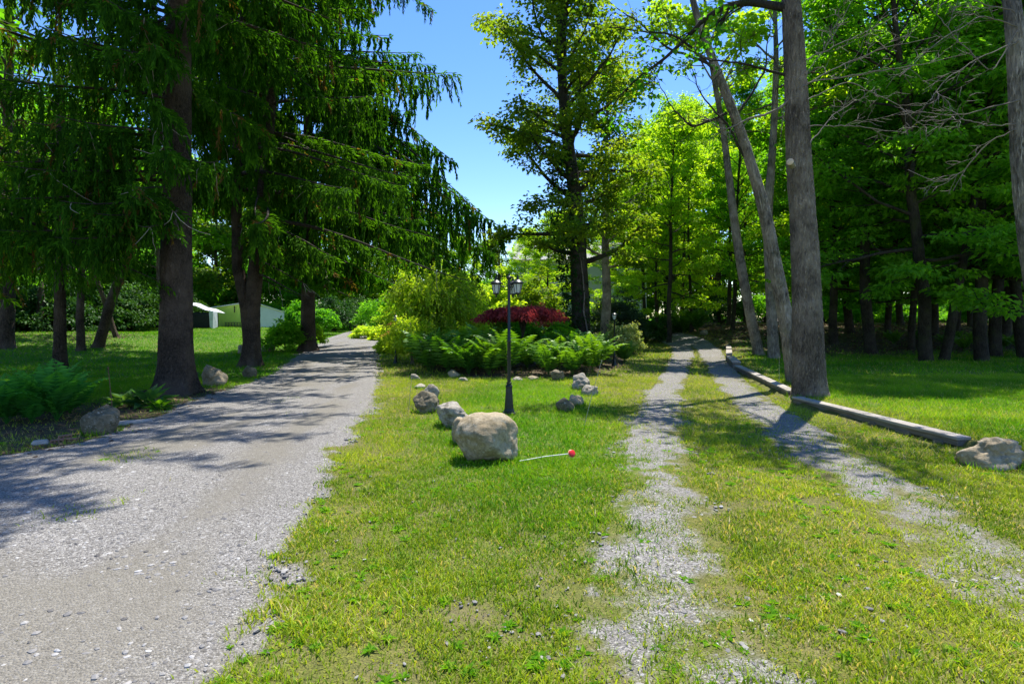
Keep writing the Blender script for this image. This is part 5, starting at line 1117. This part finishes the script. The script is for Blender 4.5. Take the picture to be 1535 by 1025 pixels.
def shed():
    d = 44.0; k = d/F_PX; xa = (319-CX)*k; xm = (376-CX)*k; xb = (407-CX)*k; z0 = Hs(xm, d)-.05
    zl = zat(462, d)-z0; zr = zat(453, d)-z0; zb = zat(464, d)-z0
    t = thing('shed', (xm, d, z0), 'lime green sided shed with a white end wall at the top of the left lawn', 'shed')
    L = xa-xm; R2_ = xb-xm
    b = MB(); V = [(L, 0, 0), (0, 0, 0), (0, 0, zr), (L, 0, zl), (L, .1, 0), (0, .1, 0), (0, .1, zr), (L, .1, zl)]
    b.add(V, [(0, 1, 2, 3), (5, 4, 7, 6), (3, 2, 6, 7), (4, 0, 3, 7), (1, 5, 6, 2)]); 
    for i in range(9): hb = zl+(zr-zl)*i/9-.08; b.box((L+(i+.5)*abs(L)/9, -.008, hb/2), (.03, .02, hb))
    b.build('front_wall', M['shed_green'], t)
    b = MB(); V = [(.003, .05, 0), (R2_, 2.2, 0), (R2_, 2.2, zb-.25), (R2_*.45, 1.0, zr-.45*(zr-zb+.25)-.02), (.003, .05, zr-.02)]
    V2 = [(x+.06, y+.1, z) for x, y, z in V]; b.add(V+V2, [(0, 1, 2, 3), (0, 3, 4, 4)][:1]); b.add(V+V2, [(0, 3, 4)]); b.add(V+V2, [(8, 7, 6, 5)]); b.add(V+V2, [(9, 8, 5)]); b.build('end_wall', M['white'], t)
    b = MB(); V = [(L-.15, -.12, zl+.01), (.12, -.12, zr+.02), (R2_*.45+.1, 1.0, zr-.45*(zr-zb+.25)+.04), (R2_+.1, 2.3, zb-.2), (L+1.0, 2.6, zb)]
    b.add(V+[(x, y, z+.06) for x, y, z in V], [(0, 1, 6, 5), (1, 2, 7, 6), (2, 3, 8, 7)]); b.add(V, [(4, 3, 2, 1, 0)]); b.add([(x, y, z+.06) for x, y, z in V], [(0, 1, 2, 3, 4)]); b.build('roof', M['white'], t)
    b = MB()
    for i in range(9): b.box((-1.9+i*.22, -.06, .22), (.03, .03, .42))
    for z in (.04, .22, .42): b.box((-1.0, -.03, z), (2.0, .03, .03))
    b.build('lattice_skirt', M['wood_dark'], t)
    b = MB(); b.box((-1.25, -.03, 1.45), (.05, .05, .5)); b.build('latch', M['black'], t)
shed()
def shelter():
    d = 41.0; k = d/F_PX; x0 = (262-CX)*k; x1 = (320-CX)*k; z0 = Hs(x0+1, d)-.05; w = x1-x0; zt = zat(452, d)-z0; zr = zat(466, d)-z0
    t = thing('tarpaulin_shelter', (x0, d, z0), 'dark tent shelter under a pale grey tarpaulin beside the lime green shed', 'tent')
    b = MB(); rows = []
    for j, y in enumerate(np.linspace(0, 1.6, 7)):
        xsn = np.linspace(-.6, w, 12); zz = zt-(zt-zr+.1)*np.clip((xsn-w*.15)/(w*.85), 0, 1)**1.1-.15*np.clip(-xsn, 0, 1)+.04*np.sin(xsn*5+y*2)
        rows.append(np.stack([xsn, y+.05*np.sin(xsn*3), zz], -1))
    V = np.concatenate(rows); i = (np.arange(6)[:, None]*12+np.arange(11)[None]).ravel(); F4 = np.stack([i, i+1, i+13, i+12], -1)
    b.add(V, F4); b.add(V-np.array([0, 0, .03]), F4[:, ::-1]); b.build('tarpaulin', M['tarp'], t)
    b = MB(); V = [(w, -.05, zr-.05), (w+.02, .5, zr-.05), (w+.05, .5, .15), (w-.02, -.05, .0), (w-.22, -.08, .15), (w-.3, -.06, zr+.05)]
    b.add(V, [(0, 1, 2, 3)]); b.add(V, [(5, 0, 3, 4)]); b.build('side_flap', M['tarp'], t)
    b = MB(); b.box((w*.42-.15, .75, (zr-.1)/2), (w*1.05, 1.3, zr-.1), bev=.12); b.build('interior_shade', M['black'], t)  # black box standing in for the shade under the tarpaulin
    for px_ in (-.4, w-.08): b = MB(); b.tube([(px_, .05, -.1), (px_, .05, zr)], .035, 8); b.build('pole', M['black'], t)
shelter()

skirt_grass([(o.location[0], o.location[1], r_, r_) for o, r_ in ((R1, .40), (R2, .28), (R5, .3), (maple, .55))])
